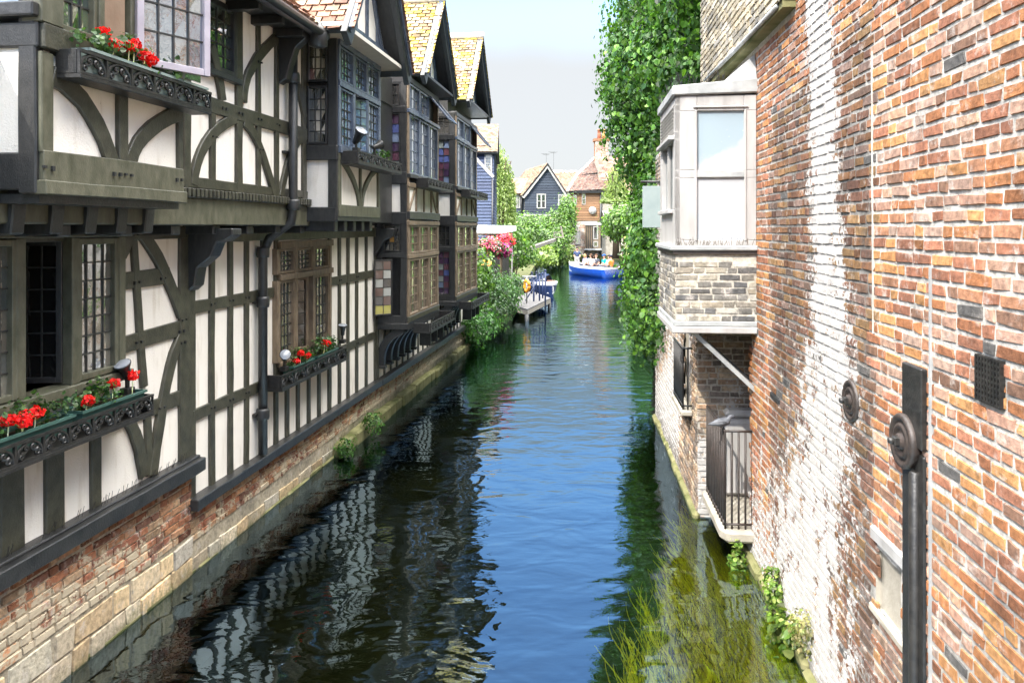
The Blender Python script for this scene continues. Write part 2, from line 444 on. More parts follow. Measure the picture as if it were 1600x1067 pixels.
def tiles(name, O, U, V, nu, nv, pal, parent, mat='tile', lift=.022, jc=.22):
    "plain clay tiles laid in lapped courses on the parallelogram O + U + V (V runs up the slope)"
    O, U, V = (np.array(x, float) for x in (O, U, V))
    N = np.cross(U, V); N /= np.linalg.norm(N)
    if N[2] < 0: N = -N
    vs, cs = [], []
    for r in range(nv):
        off = .5*(r % 2)
        for c in range(-1, nu):
            a0, a1 = max(0, (c+off)/nu), min(1, (c+1+off)/nu-.006)
            if a1-a0 < .15/nu: continue
            t = rng.normal(0, .006); l = lift*(1+rng.normal(0, .25)); sk = rng.normal(0, .05/nv)
            b0, b1 = r/nv+sk, (r+1.15)/nv
            p = [O+U*a0+V*b0+N*l, O+U*a1+V*(b0+rng.normal(0, .03/nv))+N*(l+t), O+U*a1+V*b1+N*.004, O+U*a0+V*b1+N*.004,
                 O+U*a0+V*b0-N*.01, O+U*a1+V*b0-N*.01]
            vs += p; cs.append(1)
    n = len(cs); o = np.arange(n)[:, None]*6
    F = np.concatenate([o+np.array([[0, 1, 2, 3]]), o+np.array([[4, 5, 1, 0]])], 0)
    return npmesh(name, np.array(vs), F, mat, parent, np.repeat(pickcols(n, pal, jc), 6, 0))
def slab(mb, O, U, V, t, mi=0):
    O, U, V = Vector(O), Vector(U), Vector(V); N = U.cross(V).normalized()
    if N.z < 0: N = -N
    p = [O, O+U, O+U+V, O+V]
    vs = [tuple(x-N*.012) for x in p]+[tuple(x-N*t) for x in p]
    return mb.add(vs, [(0, 1, 2, 3), (7, 6, 5, 4), (0, 4, 5, 1), (1, 5, 6, 2), (2, 6, 7, 3), (3, 7, 4, 0)], mi, mp=ident)
def bez(p0, p1, p2, n=7):
    return [((1-t)**2*p0[0]+2*t*(1-t)*p1[0]+t*t*p2[0], (1-t)**2*p0[1]+2*t*(1-t)*p1[1]+t*t*p2[1]) for t in [k/n for k in range(n+1)]]
def thru(p0, pm_, p2, n=8):
    c = (2*pm_[0]-.5*(p0[0]+p2[0]), 2*pm_[1]-.5*(p0[1]+p2[1])); return bez(p0, c, p2, n)
def panel_with_holes(mb, a0, a1, b0, b1, d0, d1, holes, mi=0):
    A = sorted({a0, a1, *[min(max(h[0], a0), a1) for h in holes], *[min(max(h[1], a0), a1) for h in holes]})
    B = sorted({b0, b1, *[min(max(h[2], b0), b1) for h in holes], *[min(max(h[3], b0), b1) for h in holes]})
    for x0, x1 in zip(A[:-1], A[1:]):
        for y0, y1 in zip(B[:-1], B[1:]):
            cx, cy = (x0+x1)/2, (y0+y1)/2
            if not any(h[0] < cx < h[1] and h[2] < cy < h[3] for h in holes): mb.box(x0, x1, y0, y1, d0, d1, mi)
CLEAR = (.035, .04, .04)
def window(par, mp, a0, a1, b0, b1, cols, rows, mf='timber_brown', fw=.05, name='window', pane='glass', colors=None,
           d0=-.04, d1=.03, open_=False, label=None, lead='leading', lw=.012):
    f = MB(mp)
    f.box(a0, a0+fw, b0, b1, d0, d1); f.box(a1-fw, a1, b0, b1, d0, d1)
    f.box(a0+fw, a1-fw, b0, b0+fw, d0, d1-.003); f.box(a0+fw, a1-fw, b1-fw, b1, d0, d1-.003)
    w = f.build(name, mf, par, .004, label)
    if open_: return w
    x0, x1, y0, y1 = a0+fw, a1-fw, b0+fw, b1-fw
    p = MB(mp); k = 0
    for j in range(rows):
        for i in range(cols):
            c = colors(i, j) if colors else tuple(q*rnd.uniform(.6, 1.5) for q in CLEAR)
            u0, u1 = x0+(x1-x0)*i/cols, x0+(x1-x0)*(i+1)/cols; w0, w1 = y0+(y1-y0)*j/rows, y0+(y1-y0)*(j+1)/rows
            t = [rnd.uniform(-.0025, .0025) for _ in range(4)]   # old hand-set quarries never lie quite flat
            p.add([(u0, w0, d0*.4+t[0]), (u1, w0, d0*.4+t[1]), (u1, w1, d0*.4+t[2]), (u0, w1, d0*.4+t[3])], [(0, 1, 2, 3)], 0, c)
    p.build('pane', pane, w)
    l = MB(mp); h = lw/2
    for i in range(1, cols): q = x0+(x1-x0)*i/cols; l.box(q-h, q+h, y0, y1, d0*.4-.004, d0*.4+.012)
    for j in range(1, rows): q = y0+(y1-y0)*j/rows; l.box(x0, x1, q-h, q+h, d0*.4-.004, d0*.4+.0105)
    if l.v: l.build('glazing_bars' if lw > .015 else 'leading', lead, w)
    return w
def spiral(cx, cy, r, a0, turns, sg=1, n=12):
    return [(cx+r*(1-.75*t)*math.cos(a0+sg*turns*2*math.pi*t), cy+r*(1-.75*t)*math.sin(a0+sg*turns*2*math.pi*t)) for t in [k/n for k in range(n+1)]]
def balconette(par, mp, a0, a1, b0, b1, n, dep, mat='iron', r=.011, backing=None):
    h = b1-b0; t = MB(mp)
    t.box(a0, a1, b0-.03, b0, 0, dep); t.box(a0, a0+.02, b0, b1, 0, dep-.03); t.box(a1-.02, a1, b0, b1, 0, dep-.03)
    tr = t.build('window_shelf', mat, par, .004)
    f = MB(mp); f.box(a0, a1, b1-.02, b1, dep-.025, dep); f.box(a0, a1, b0, b0+.018, dep-.025, dep)
    for i in range(n+1):
        q = a0+(a1-a0)*i/n; f.box(max(a0, q-.009), min(a1, q+.009), b0+.018, b1-.02, dep-.023, dep-.003)
    f.build('rail_frame', mat, tr)
    s = MB(mp); e = dep-.013; w = (a1-a0)/n
    for i in range(n):
        c = a0+w*(i+.5); hh = h-.045; bb = b0+.02
        arch = [(c+w*.45*math.cos(math.pi*k/12), bb+hh*math.sin(math.pi*k/12)**.8, e) for k in range(13)]
        s.tube(arch, r, 5)
        q = hh*.22
        for sg in (1, -1):
            s.tube([(x, y, e) for x, y in spiral(c+sg*w*.30, bb+q*1.1, q, math.pi/2 if sg > 0 else math.pi/2, 1.1, sg)], r*.9, 5)
            s.tube([(x, y, e) for x, y in spiral(c+sg*w*.13, bb+hh*.66, q*.85, -math.pi/2, 1.1, -sg)], r*.9, 5)
            s.tube([(c+sg*w*.43, bb+hh*.25, e), (c+sg*w*.24, bb+hh*.38, e), (c+sg*w*.10, bb+hh*.46, e)], r*.8, 5)
    s.build('scrollwork', mat, tr)
    return tr
# ================================================================== LEFT BANK: three timber framed houses
XLO, XUP = -4.28, -3.93
mL, mU = mapX(XLO), mapX(XUP)
def ql(px, py=357., X=XLO): return onX('L', px, py, X)
def qa(px, X=XLO): return onX('L', px, 357., X)[0]
def T(par, mp, pts, w, name='timber_post', d=.03, mat='timber', w2=None, d0=-.02):
    m = MB(mp); m.beam(pts, w, d0, d, w2=w2)
    return m.build(name, mat, par, .006)
def pegs(par, mp, pts, d=.03):
    "oak pegs standing proud at the joints"
    m = MB(mp)
    for (a, b) in pts:
        for k in (-.035, .035):
            m.box(a+k-.011, a+k+.011, b-.011+rnd.uniform(-.01, .01), b+.011, d-.01, d+.012)
    m.build_each('peg', 'timber_black', par)

H1 = thing('timber_framed_house', 'near black and white timber framed house with jettied upper floor and red geraniums', 'house', 'L', (XLO, 7.0, 0), 'timber framed houses along the left bank')
# ---- ground floor, first part (a stands along the river, b is height)
A0, A1s, A2e = 2.6, qa(291), 13.45
SI1, SI2 = 1.10, .70
w1 = (qa(-60), qa(186), 2.22, 3.50)
w2 = (qa(431), qa(513), 1.74, 3.30)
m = MB(mL)
panel_with_holes(m, A0, A1s, SI1, 3.55, -.14, 0, [w1])
m.build('plaster_wall', 'plaster', H1)
m = MB(mL)
panel_with_holes(m, A1s, A2e, SI2, 3.55, -.14, -.001, [w2])
m.build('plaster_wall', 'plaster', H1)
# sills
m = MB(mL); m.beam([(A0, SI1), (A1s+.1, SI1)], .13, -.1, .16); m.beam([(A0, SI1+.075), (A1s+.1, SI1+.075)], .03, -.1, .10, jit=.003)
m.build('sill_beam', 'timber_black', H1, .008)
m = MB(mL); m.beam([(A1s, SI2), (A2e+.1, SI2)], .11, -.1, .13)
m.build('sill_beam', 'timber_black', H1, .008)
m = MB(mL)
for k in range(70):
    a = rnd.uniform(3.8, A1s); m.tube([(a, SI1+.08, .05), (a+rnd.uniform(-.02, .02), SI1+.17, .06+rnd.uniform(-.01, .03))], .002, 4)
m.build_stuff('bird_spikes', 'leading', H1)
# corner posts between both parts
T(H1, mL, [(qa(285), SI1), (qa(285), 3.5)], .17)
T(H1, mL, [(qa(297), SI2), (qa(297), 3.5)], .14, d=.026)
# studs, rails and braces of the first part, read off the facade plane
P1 = lambda px, py: ql(px, py)
T(H1, mL, [P1(205, 360), P1(213, 470), P1(222, 605)], .095)
R1a = [P1(187, 440), P1(249, 432), P1(262, 430)]
R1b = [P1(187, 541), P1(280, 512)]
R1c = [P1(150, 668), P1(246, 634), P1(288, 618)]
for r_ in (R1a, R1b, R1c): T(H1, mL, r_, .15, 'timber_rail', .026)
T(H1, mL, thru(P1(218, 362), P1(252, 420), P1(281, 492)), .14, 'timber_brace', .036)
T(H1, mL, thru(P1(203, 362), P1(195, 380), P1(187, 400)), .12, 'timber_brace', .034)
T(H1, mL, thru(P1(280, 525), P1(257, 600), P1(236, 742)), .13, 'timber_brace', .036)
T(H1, mL, thru(P1(197, 655), P1(212, 690), P1(222, 744)), .13, 'timber_brace', .036)
T(H1, mL, [P1(228, 640), P1(231, 742)], .09)
T(H1, mL, [(A0, 1.86), (qa(205), 1.86)], .15, 'timber_rail', .028)
for px, w in ((15, .22), (82, .2), (147, .12), (-60, .2)):
    T(H1, mL, [(qa(px), SI1+.05), (qa(px), 1.8)], w)
T(H1, mL, [(A0, 3.46), (A1s, 3.46)], .12, 'timber_rail', .034)
pegs(H1, mL, [P1(209, 441), P1(250, 435), P1(212, 535), P1(279, 517), P1(281, 535), P1(248, 637), P1(283, 500), P1(206, 366)], .036)
# bracket carrying the jetty at the corner post
m = MB(mapY(qa(300)))
m.prism([(XLO+.02, 3.5), (XLO+.5, 3.5), (XLO+.5, 3.43), (XLO+.42, 3.38), (XLO+.33, 3.36), (XLO+.27, 3.22), (XLO+.2, 3.16), (XLO+.12, 3.1), (XLO+.09, 2.92), (XLO+.02, 2.86)], -.08, .12)
m.build('jetty_bracket', 'timber_black', H1, .01)
m = MB(mapY(qa(585)))
m.prism([(XLO+.02, 3.5), (XLO+.4, 3.5), (XLO+.36, 3.36), (XLO+.2, 3.28), (XLO+.1, 3.1), (XLO+.02, 3.0)], -.08, .08)
m.build('jetty_bracket', 'timber_black', H1, .01)
# second part: close studding
TOP2 = 3.36
for px in (329, 358, 383.5, 429.5, 529, 542.5, 556, 571, 585):
    T(H1, mL, [(qa(px), SI2+.04), (qa(px), TOP2)], .095)
for px in (447, 464, 481, 497):
    T(H1, mL, [(qa(px), SI2+.04), (qa(px), 1.56)], .09)
T(H1, mL, [(qa(513.5), SI2+.04), (qa(513.5), TOP2)], .11)
for b_ in (2.69, 1.58):
    T(H1, mL, [(qa(298), b_), (qa(430), b_)], .13, 'timber_rail', .027)
    T(H1, mL, [(qa(514), b_), (qa(586), b_)], .13, 'timber_rail', .027)
T(H1, mL, [(qa(430), 1.62), (qa(513), 1.62)], .11, 'timber_rail', .027)
T(H1, mL, [(A1s, 3.43), (A2e, 3.43)], .16, 'timber_rail', .05, 'timber_green')
pegs(H1, mL, [(qa(p), 2.69) for p in (329, 358, 383, 529, 556)]+[(qa(p), 1.58) for p in (329, 358, 383, 529, 556)]+[(qa(p), 3.40) for p in (329, 358, 383)], .03)
# plinth of patched brick and render, mossy at the water
PAL_PL = [(.36, .15, .08), (.42, .20, .10), (.30, .12, .07), (.46, .25, .14), (.25, .12, .08), (.5, .33, .2)]
def pw1(y, z):
    f = .62-.75*(z-.38)                      # render clings to the lower courses
    return np.clip(f+.35*np.sin(y*1.3+1.)*.5, 0, 1)
def ps1(y, z): return np.clip((.26-z)*2.4, 0, .9)
bricks('brick_plinth', XLO+.03, 1, A0, A1s+.02, .40, SI1-.06, PAL_PL, H1, 'brick_plinth', (.55, .46, .34), white=pw1, soot=ps1, jc=.2)
def pw2(y, z): return np.clip(.80-.85*z+.03*(y-8), 0, 1)
bricks('brick_plinth', XLO+.02, 1, A1s, 22.0, .30, SI2-.05, PAL_PL, H1, 'brick_plinth', (.55, .46, .34), white=pw2, soot=lambda y, z: np.clip((.24-z)*2.2+np.clip((y-11.3)*.5, 0, .4), 0, .9), jc=.2)
PAL_ST = [(.60, .49, .33), (.52, .44, .32), (.66, .57, .42), (.48, .36, .22), (.62, .47, .28), (.44, .40, .31), (.56, .51, .42)]
bricks('stone_base', XLO+.035, 1, A0, A1s+.03, -.03, .41, PAL_ST, H1, 'brick_plinth', (.40, .35, .26), white=lambda y, z: np.full(len(y), .22), soot=ps1, jc=.14, H=.205, L=.46, gap=.022, relief=.014)
bricks('stone_base', XLO+.025, 1, A1s+.03, 22.0, -.03, .31, PAL_ST, H1, 'brick_plinth', (.40, .35, .26), white=lambda y, z: np.full(len(y), .25), soot=lambda y, z: np.clip((.26-z)*2.2+np.clip((y-10.5)*.4, 0, .5), 0, .9), jc=.14, H=.18, L=.42, gap=.02, relief=.012)
m = MB(mL)
y = 3.0
while y < 22:
    l = rnd.uniform(.35, .8); out = .05+rnd.uniform(-.02, .02)+(.12 if y > 11.0 else 0)
    m.box(y, y+l-.015, -.04, rnd.uniform(.03, .07)+(.14 if y > 11.0 else 0), -.05, out); y += l
m.build('footing', 'stone_moss', H1, .03)
m = MB(mL); m.box(A0, 22.0, -1.1, -.035, -.2, .03); m.build('submerged_base', 'algae', H1)
# ---- jetty
UE = 9.9
m = MB(mU); m.beam([(A0, 3.66), (UE, 3.66)], .26, -.45, .03, jit=.004)
m.build('jetty_beam', 'timber_green', H1, .012)
m = MB(mU)
m.beam([(A0, 3.83), (UE, 3.83)], .09, -.1, .06, jit=.003)
y = 5.0
while y < UE: m.box(y, y+.045, 3.795, 3.872, .05, .085); y += .075
m.build('carved_moulding', 'timber', H1, .006)
m = MB(); 
for k in range(9):
    y = 3.6+k*.72; m.box(XLO-.1, XUP-.02, y, y+.14, 3.44, 3.53)
m.build_each('joist_end', 'timber_black', H1, .01)
# ---- upper storey, main wall
UW = (qa(300, XUP), qa(366, XUP), 5.06, 5.78)
m = MB(mU); panel_with_holes(m, A0, UE, 3.85, 6.0, -.14, 0, [UW, (A0, qa(275, XUP), 4.7, 6.0)])
m.build('plaster_wall', 'plaster', H1)
PU = lambda px, py: ql(px, py, XUP)
def au(px): return qa(px, XUP)
for px, w in ((371, .13), (401.5, .09), (430.5, .09), (473, .12), (330, .09), (289, .12)):
    T(H1, mU, [(au(px), 3.86), (au(px), 4.66 if px in (330,) else 5.9)], w)
T(H1, mU, [(au(318), 4.71), (UE, 4.71)], .15, 'timber_rail', .036)
T(H1, mU, [(A0, 3.93), (UE, 3.93)], .10, 'timber_rail', .03)
for pp in ([(378, 160), (391, 105), (429, 60)], [(327, 72), (338, 115), (345, 158)], [(299, 290), (318, 225), (365, 184)],
           [(377, 190), (402, 227), (427, 308)], [(436, 308), (453, 240), (475, 212)], [(438, 65), (458, 115), (474, 185)]):
    T(H1, mU, thru(*[PU(*p) for p in pp]), .12, 'timber_brace', .036)
pegs(H1, mU, [(au(p), 4.71) for p in (371, 401, 430, 345)]+[PU(401, 98), PU(330, 215), PU(404, 235)], .04)
# leaded window under the eaves
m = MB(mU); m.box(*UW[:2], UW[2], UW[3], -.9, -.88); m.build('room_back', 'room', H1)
GREENREF = lambda i, j: rnd.choice([(.03, .05, .03), (.05, .06, .04), (.04, .04, .035), (.09, .11, .06)])
window(H1, mU, UW[0], UW[1], UW[2], UW[3], 5, 5, 'timber_black', .06, 'casement', colors=GREENREF)
m = MB(mU); m.box(UW[0]-.05, UW[1]+.06, UW[2]-.06, UW[2], -.02, .07); m.build('window_sill', 'timber_black', H1, .008)
# cast iron downpipe that steps in under the jetty
ap = qa(458, XUP+.1); al = qa(412, XLO+.1)
m = MB(); r_ = .055
m.tube([(XUP+.1, ap, 5.95), (XUP+.1, ap, 3.75), (XUP+.08, ap, 3.58), (XLO+.16, al+.02, 3.38), (XLO+.09, al, 3.2), (XLO+.09, al, .78)], r_, 12)
for z in (5.25, 3.72): m.lathe([(.075, 0), (.08, .03), (.08, .1), (.07, .13)], (XUP+.1, ap, z), 'z', 14)
for z in (3.15, 2.55, 1.2): m.lathe([(.072, 0), (.078, .03), (.078, .1), (.07, .13)], (XLO+.09, al, z), 'z', 14)
dp = m.build('downpipe', 'timber_black', H1)
m = MB()
for z in (5.3, 4.4): m.box(XUP, XUP+.05, ap-.1, ap+.1, z, z+.03)
for z in (2.6, 1.25): m.box(XLO, XLO+.05, al-.1, al+.1, z, z+.03)
m.build_each('pipe_clip', 'iron', dp)
T(H1, mL, [(qa(409), SI2), (qa(409), 3.4)], .1, d=.02, mat='timber_black')
# ---- eaves and roof of the near part
EZ, EX = 5.93, -3.48
RU, RV = (0, 6.3, 0), (-2.6, 0, 2.4)
m = MB(); slab(m, (EX, 2.6, EZ), RU, RV, .05); m.build('roof_boarding', 'timber_black', H1)
tiles('tile_roof', (EX-.0, 2.55, EZ), RU, RV, 38, 30, [(.26, .13, .085), (.30, .165, .105), (.22, .11, .07), (.33, .22, .145)], H1, 'tile')
m = MB(); 
m.box(XUP-.1, EX-.06, 2.6, 8.9, EZ-.10, EZ-.075); m.box(EX-.085, EX-.055, 2.6, 8.9, EZ-.14, EZ-.02)
y = 3.0
while y < 8.9: m.box(XUP, EX-.09, y, y+.09, EZ-.20, EZ-.102); y += .55
m.build('eaves_soffit', 'timber_black', H1, .004)
m = MB(mapY(au(436)))
m.prism([(XUP+.02, 5.82), (EX-.1, 5.82), (EX-.1, 5.72), (EX-.22, 5.62), (EX-.26, 5.5), (XUP+.16, 5.42), (XUP+.12, 5.26), (XUP+.02, 5.2)], -.07, .07)
m.build('eaves_bracket', 'timber_black', H1, .01)
m = MB(); m.tube([(EX+.03, 2.6, EZ-.08), (EX+.03, 8.95, EZ-.1)], .05, 10); m.lathe([(.03, 0), (.11, .03), (.12, .16), (.05, .3)], (EX-.02, 8.8, EZ-.28), 'z', 12)
m.build('gutter', 'timber_black', H1)
# ---- ground floor window
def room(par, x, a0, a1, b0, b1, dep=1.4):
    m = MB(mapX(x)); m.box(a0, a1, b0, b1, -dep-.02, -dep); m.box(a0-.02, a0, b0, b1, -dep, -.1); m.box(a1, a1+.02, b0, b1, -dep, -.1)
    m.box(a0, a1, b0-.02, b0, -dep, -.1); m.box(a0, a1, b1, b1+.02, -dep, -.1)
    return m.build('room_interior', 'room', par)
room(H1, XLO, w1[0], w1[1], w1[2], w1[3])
mW = mapX(XLO+.07)
m = MB(mW); e0, e1 = w1[0], w1[1]
m.box(e0, e1+.02, w1[3]-.07, w1[3]+.02, -.14, .05); m.box(e0, e1+.02, w1[2]-.02, w1[2]+.06, -.14, .06)
for px in (-55, 27, 113, 186): m.box(qa(px, XLO+.07)-.045, qa(px, XLO+.07)+.045, w1[2]+.06, w1[3]-.07, -.14, .035)
wf = m.build('window', 'timber_green', H1, .006)
BR = lambda i, j: rnd.choice([(.10, .09, .075), (.15, .12, .09), (.10, .10, .10), (.06, .065, .065), (.24, .22, .18)])
window(H1, mW, qa(-52, XLO+.07)+.03, qa(23, XLO+.07)-.01, w1[2]+.07, w1[3]-.08, 4, 7, 'timber_green', .045, 'casement', colors=BR)
window(H1, mW, qa(118, XLO+.07)-.01, qa(183, XLO+.07)-.02, w1[2]+.07, w1[3]-.08, 4, 7, 'timber_green', .05, 'casement', colors=BR)
# the middle light stands open into the room
a_h = qa(109, XLO+.07)
window(H1, mapZ(XLO+.02, a_h, R(-165)), 0, .42, w1[2]+.08, w1[3]-.09, 3, 6, 'timber_black', .045, 'casement', 'stained', colors=lambda i, j: (.012, .012, .012), label='open casement swung into the dark room')
m = MB(mapX(XLO-.5))
for k in range(7): m.tube([(qa(46)+k*.045, w1[2], .02*math.sin(k*2)), (qa(46)+k*.04, w1[3], .02*math.cos(k*2))], .03, 6)
m.build('curtain', 'curtain', H1)
m = MB(mapX(XLO-.25)); m.box(qa(66), qa(66)+.012, w1[2], w1[3]-.1, 0, .012); m.build('inner_post', 'lead', H1)
# iron shelf in front of it
balconette(H1, mapX(XLO+.02), qa(-80, -3.95), qa(239, -3.95), 1.915, 2.07, 8, .32)
# ---- second ground floor window
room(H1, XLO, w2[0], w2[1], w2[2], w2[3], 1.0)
mW2 = mapX(XLO+.03); m = MB(mW2)
TR = 2.87
for b0, b1 in ((w2[3]-.06, w2[3]+.03), (TR-.04, TR+.04), (w2[2]-.02, w2[2]+.05)): m.box(w2[0]-.02, w2[1]+.02, b0, b1, -.12, .05)
c2 = [qa(p, XLO+.03) for p in (431, 459.5, 487, 513)]
for c_ in c2: m.box(c_-.04, c_+.04, w2[2]+.05, TR-.04, -.12, .04); m.box(c_-.04, c_+.04, TR+.04, w2[3]-.06, -.12, .04)
m.build('window', 'timber_brown', H1, .005)
YL = lambda i, j: rnd.choice([(.17, .15, .10), (.22, .2, .14), (.09, .09, .08), (.28, .26, .21)])
for i in range(3):
    window(H1, mW2, c2[i]+.04, c2[i+1]-.04, TR+.045, w2[3]-.065, 4, 4, 'timber_brown', .035, 'casement', colors=YL)
    if i != 1: window(H1, mW2, c2[i]+.04, c2[i+1]-.04, w2[2]+.055, TR-.045, 4, 7, 'timber_brown', .035, 'casement', colors=YL)
window(H1, mapZ(XLO-.02, c2[2]-.05, R(-120)), 0, .5, w2[2]+.06, TR-.05, 3, 6, 'timber_brown', .045, 'casement', 'stained', colors=lambda i, j: (.02, .015, .012), label='open casement swung inward')
balconette(H1, mapX(XLO+.02), qa(440, -4.02), qa(541, -4.02), 1.53, 1.70, 6, .25)
# ---- oriel on the upper floor at the near end
XO = -3.60
O0, O1 = 4.42, onX('L', 281, 300, XO)[0]
mO, mOs = mapX(XO), mapY(O0)
m = MB(); m.box(XUP-.1, XO-.1, O0+.1, O1-.02, 3.72, 6.2); m.build('oriel_core', 'timber_black', H1)
m = MB(mO); m.box(O0+.02, O1, 3.98, 4.62, -.12, 0); m.build('plaster_panel', 'plaster', H1)
m = MB(mOs); m.box(XUP-.3, XO-.02, 3.98, 4.65, -.12, 0); m.build('plaster_panel', 'plaster', H1)
T(H1, mO, [(O0, 3.90), (O1, 3.90)], .20, 'timber_rail', .04, 'timber_green')
T(H1, mO, [(O0-.02, 3.76), (O1, 3.76)], .09, 'timber_rail', .07, 'timber_green')
T(H1, mO, [(O0+.045, 3.98), (O0+.045, 4.62)], .10, mat='timber_green')
T(H1, mO, [(O1-.03, 3.98), (O1-.03, 4.62)], .07)
PO = lambda px, py: ql(px, py, XO)
T(H1, mO, [PO(187, 262), PO(187, 128)], .11, d=.036)
T(H1, mO, thru(PO(78, 118), PO(137, 175), PO(176, 268)), .14, 'timber_brace', .032)
T(H1, mO, thru(PO(198, 268), PO(222, 212), PO(278, 176)), .13, 'timber_brace', .032)
pegs(H1, mO, [PO(174, 272), PO(192, 274), PO(66, 262), PO(272, 281)], .045)
m = MB(mOs); m.beam([(XO-.06, 3.72), (XO-.06, 6.2)], .13, -.05, .03); m.beam([(XUP-.3, 3.86), (XO, 3.86)], .24, -.05, .025)
m.beam([(XUP-.3, 4.72), (XO+.02, 4.72)], .16, -.05, .035); m.beam([(XUP-.3, 4.87), (XO+.03, 4.87)], .09, -.05, .09)
m.build('side_framing', 'timber_black', H1, .01)
m = MB(mOs); m.box(XUP-.2, XO-.13, 4.92, 6.2, -.03, -.01, 0, (.01, .012, .01)); m.build('pane', 'glass', H1)
# oriel window: cream mullions, one casement open over the flowers
mOw = mapX(XO)
m = MB(mOw); m.box(O0-.01, O1, 4.64, 4.80, -.1, .05); m.build('window_sill', 'timber', H1, .008)
m = MB(mOw)
for px, w in ((72, .10), (150, .03), (202, .05)): m.box(qa(px, XO)-w, qa(px, XO)+w, 4.80, 6.2, -.09, .05)
m.build_each('mullion', 'timber_green', H1, .006)
m = MB(mOw); m.box(qa(153, XO), qa(192, XO), 4.80, 6.2, -.06, .02); m.build('mullion', pm('tan_paint', (.20, .13, .085), (.27, .19, .13), 6, .6, .2, 50), H1, .006, 'tan painted mullion beside the open casement')
GR = lambda i, j: rnd.choice([(.06, .10, .04), (.10, .14, .06), (.05, .07, .05), (.14, .17, .12), (.03, .05, .04)])
window(H1, mOw, qa(77, XO), qa(147, XO), 4.80, 6.1, 4, 7, 'timber_green', .04, 'casement', colors=GR)
m = MB(mOw); m.box(qa(205, XO), qa(325, XO), 4.80, 6.2, -.09, -.07, 0, (.05, .06, .05)); m.build('pane', 'glass', H1)
BL = lambda i, j: rnd.choice([(.06, .10, .13), (.10, .13, .14), (.03, .05, .09), (.12, .13, .12)])
window(H1, mapZ(XO+.06, qa(212, XO+.06), R(64)), 0, .62, 4.73, 6.15, 4, 6, 'lilac_paint', .055, 'casement', colors=BL, d0=-.02, d1=.025, label='lilac grey casement standing open over the flower box')
m = MB(mOw); m.box(O1-.02, O1+.10, 4.6, 6.0, -.3, -.02); m.build('return_post', 'timber', H1, .006)
XBc = -3.40
b0_, b1_ = O0+.12, onX('L', 331, 170, XBc)[0]
balconette(H1, mapX(XO+.02), b0_, b1_, 4.50, 4.66, 6, XBc-XO-.02)
m = MB(mapX(XBc)); m.box(b0_, b1_, 4.505, 4.645, -.05, -.04); m.build('backing_sheet', 'trough_grey', H1)
m = MB()
for k in range(5):
    y = O0+.1+k*.36; m.prism([(XLO+.1, 3.54), (XO-.26, 3.69), (XO-.26, 3.63), (XLO+.4, 3.46), (XLO+.1, 3.44)], 0, .12)
    vv = m.v[-10:]; m.v[-10:] = [(p[0], y+p[2], p[1]) for p in vv]
m.build_each('corbel', 'timber_black', H1, .01)
m = MB(); m.box(XLO+.1, XO-.01, O0+.02, O1, 3.66, 3.72); m.build('oriel_floor', 'timber_black', H1)
# ---- second oriel with the leaded window
XB = -3.51
B0, B1 = 9.47, onX('L', 591, 300, XB)[0]
mB, mBs = mapX(XB), mapY(B0)
BT = 5.95
m = MB(); m.box(XUP-.35, XB-.08, B0+.08, B1-.08, 3.6, BT); m.build('oriel_core', 'timber_black', H1)
m = MB(); m.box(XUP-.3, XB+.02, B0-.02, B1+.02, 3.60, 3.66); m.build('oriel_floor', 'timber_black', H1)
m = MB(mB); m.box(B0, B1, 3.72, 4.42, -.1, 0); m.build('plaster_panel', 'plaster', H1)
m = MB(mBs); m.box(XUP-.3, XB, 3.72, 4.45, -.1, 0); m.build('plaster_panel', 'plaster', H1)
T(H1, mB, [(B0, 3.73), (B1, 3.73)], .16, 'timber_rail', .035, 'timber_green')
T(H1, mB, [(B0, 4.42), (B1, 4.42)], .10, 'timber_rail', .035, 'timber_green')
T(H1, mB, [(B0+.04, 3.72), (B0+.04, 4.42)], .09, mat='timber_green'); T(H1, mB, [(B1-.04, 3.72), (B1-.04, 4.42)], .09, mat='timber_green')
cm = (B0+B1)/2
T(H1, mB, [(cm, 3.75), (cm, 4.42)], .06, mat='timber_green')
T(H1, mB, thru((B0+.1, 4.40), (cm-.25, 4.12), (cm-.05, 3.78)), .09, 'timber_brace', .03, 'timber_green')
T(H1, mB, thru((B1-.1, 4.40), (cm+.25, 4.12), (cm+.05, 3.78)), .09, 'timber_brace', .03, 'timber_green')
m = MB(mBs)
m.beam([(XB-.05, 3.6), (XB-.05, BT)], .13, -.05, .03); m.beam([(XUP-.06, 3.6), (XUP-.06, BT)], .14, -.05, .03)
m.beam([(XUP-.1, 3.68), (XB, 3.68)], .18, -.05, .035); m.beam([(XUP-.1, 4.47), (XB+.02, 4.47)], .20, -.05, .05); m.beam([(XUP-.1, BT-.02), (XB, BT-.02)], .1, -.05, .028)
m.build('side_framing', 'timber_black', H1, .01)
SD = lambda i, j: rnd.choice([(.20, .21, .14), (.26, .26, .18), (.14, .15, .10), (.3, .05, .05), (.3, .26, .08)]) if j == 0 else rnd.choice([(.16, .18, .11), (.10, .11, .07)])
window(H1, mBs, XUP+.02, XB-.12, 5.38, BT-.07, 3, 3, 'timber_black', .03, 'casement', colors=SD)
window(H1, mBs, XUP+.02, XB-.12, 4.58, 5.33, 3, 5, 'timber_black', .03, 'casement', colors=lambda i, j: rnd.choice([(.05, .055, .05), (.035, .04, .035), (.07, .075, .07)]))
m = MB(mB); m.box(B0, B1, 4.47, 4.56, -.08, .06); m.box(B0, B1, 5.33, 5.40, -.06, .045); m.box(B0, B1, 5.86, BT, -.06, .045)
cB = [B0+.02, B0+.02+(B1-B0-.04)/3, B0+.02+(B1-B0-.04)*2/3, B1-.02]
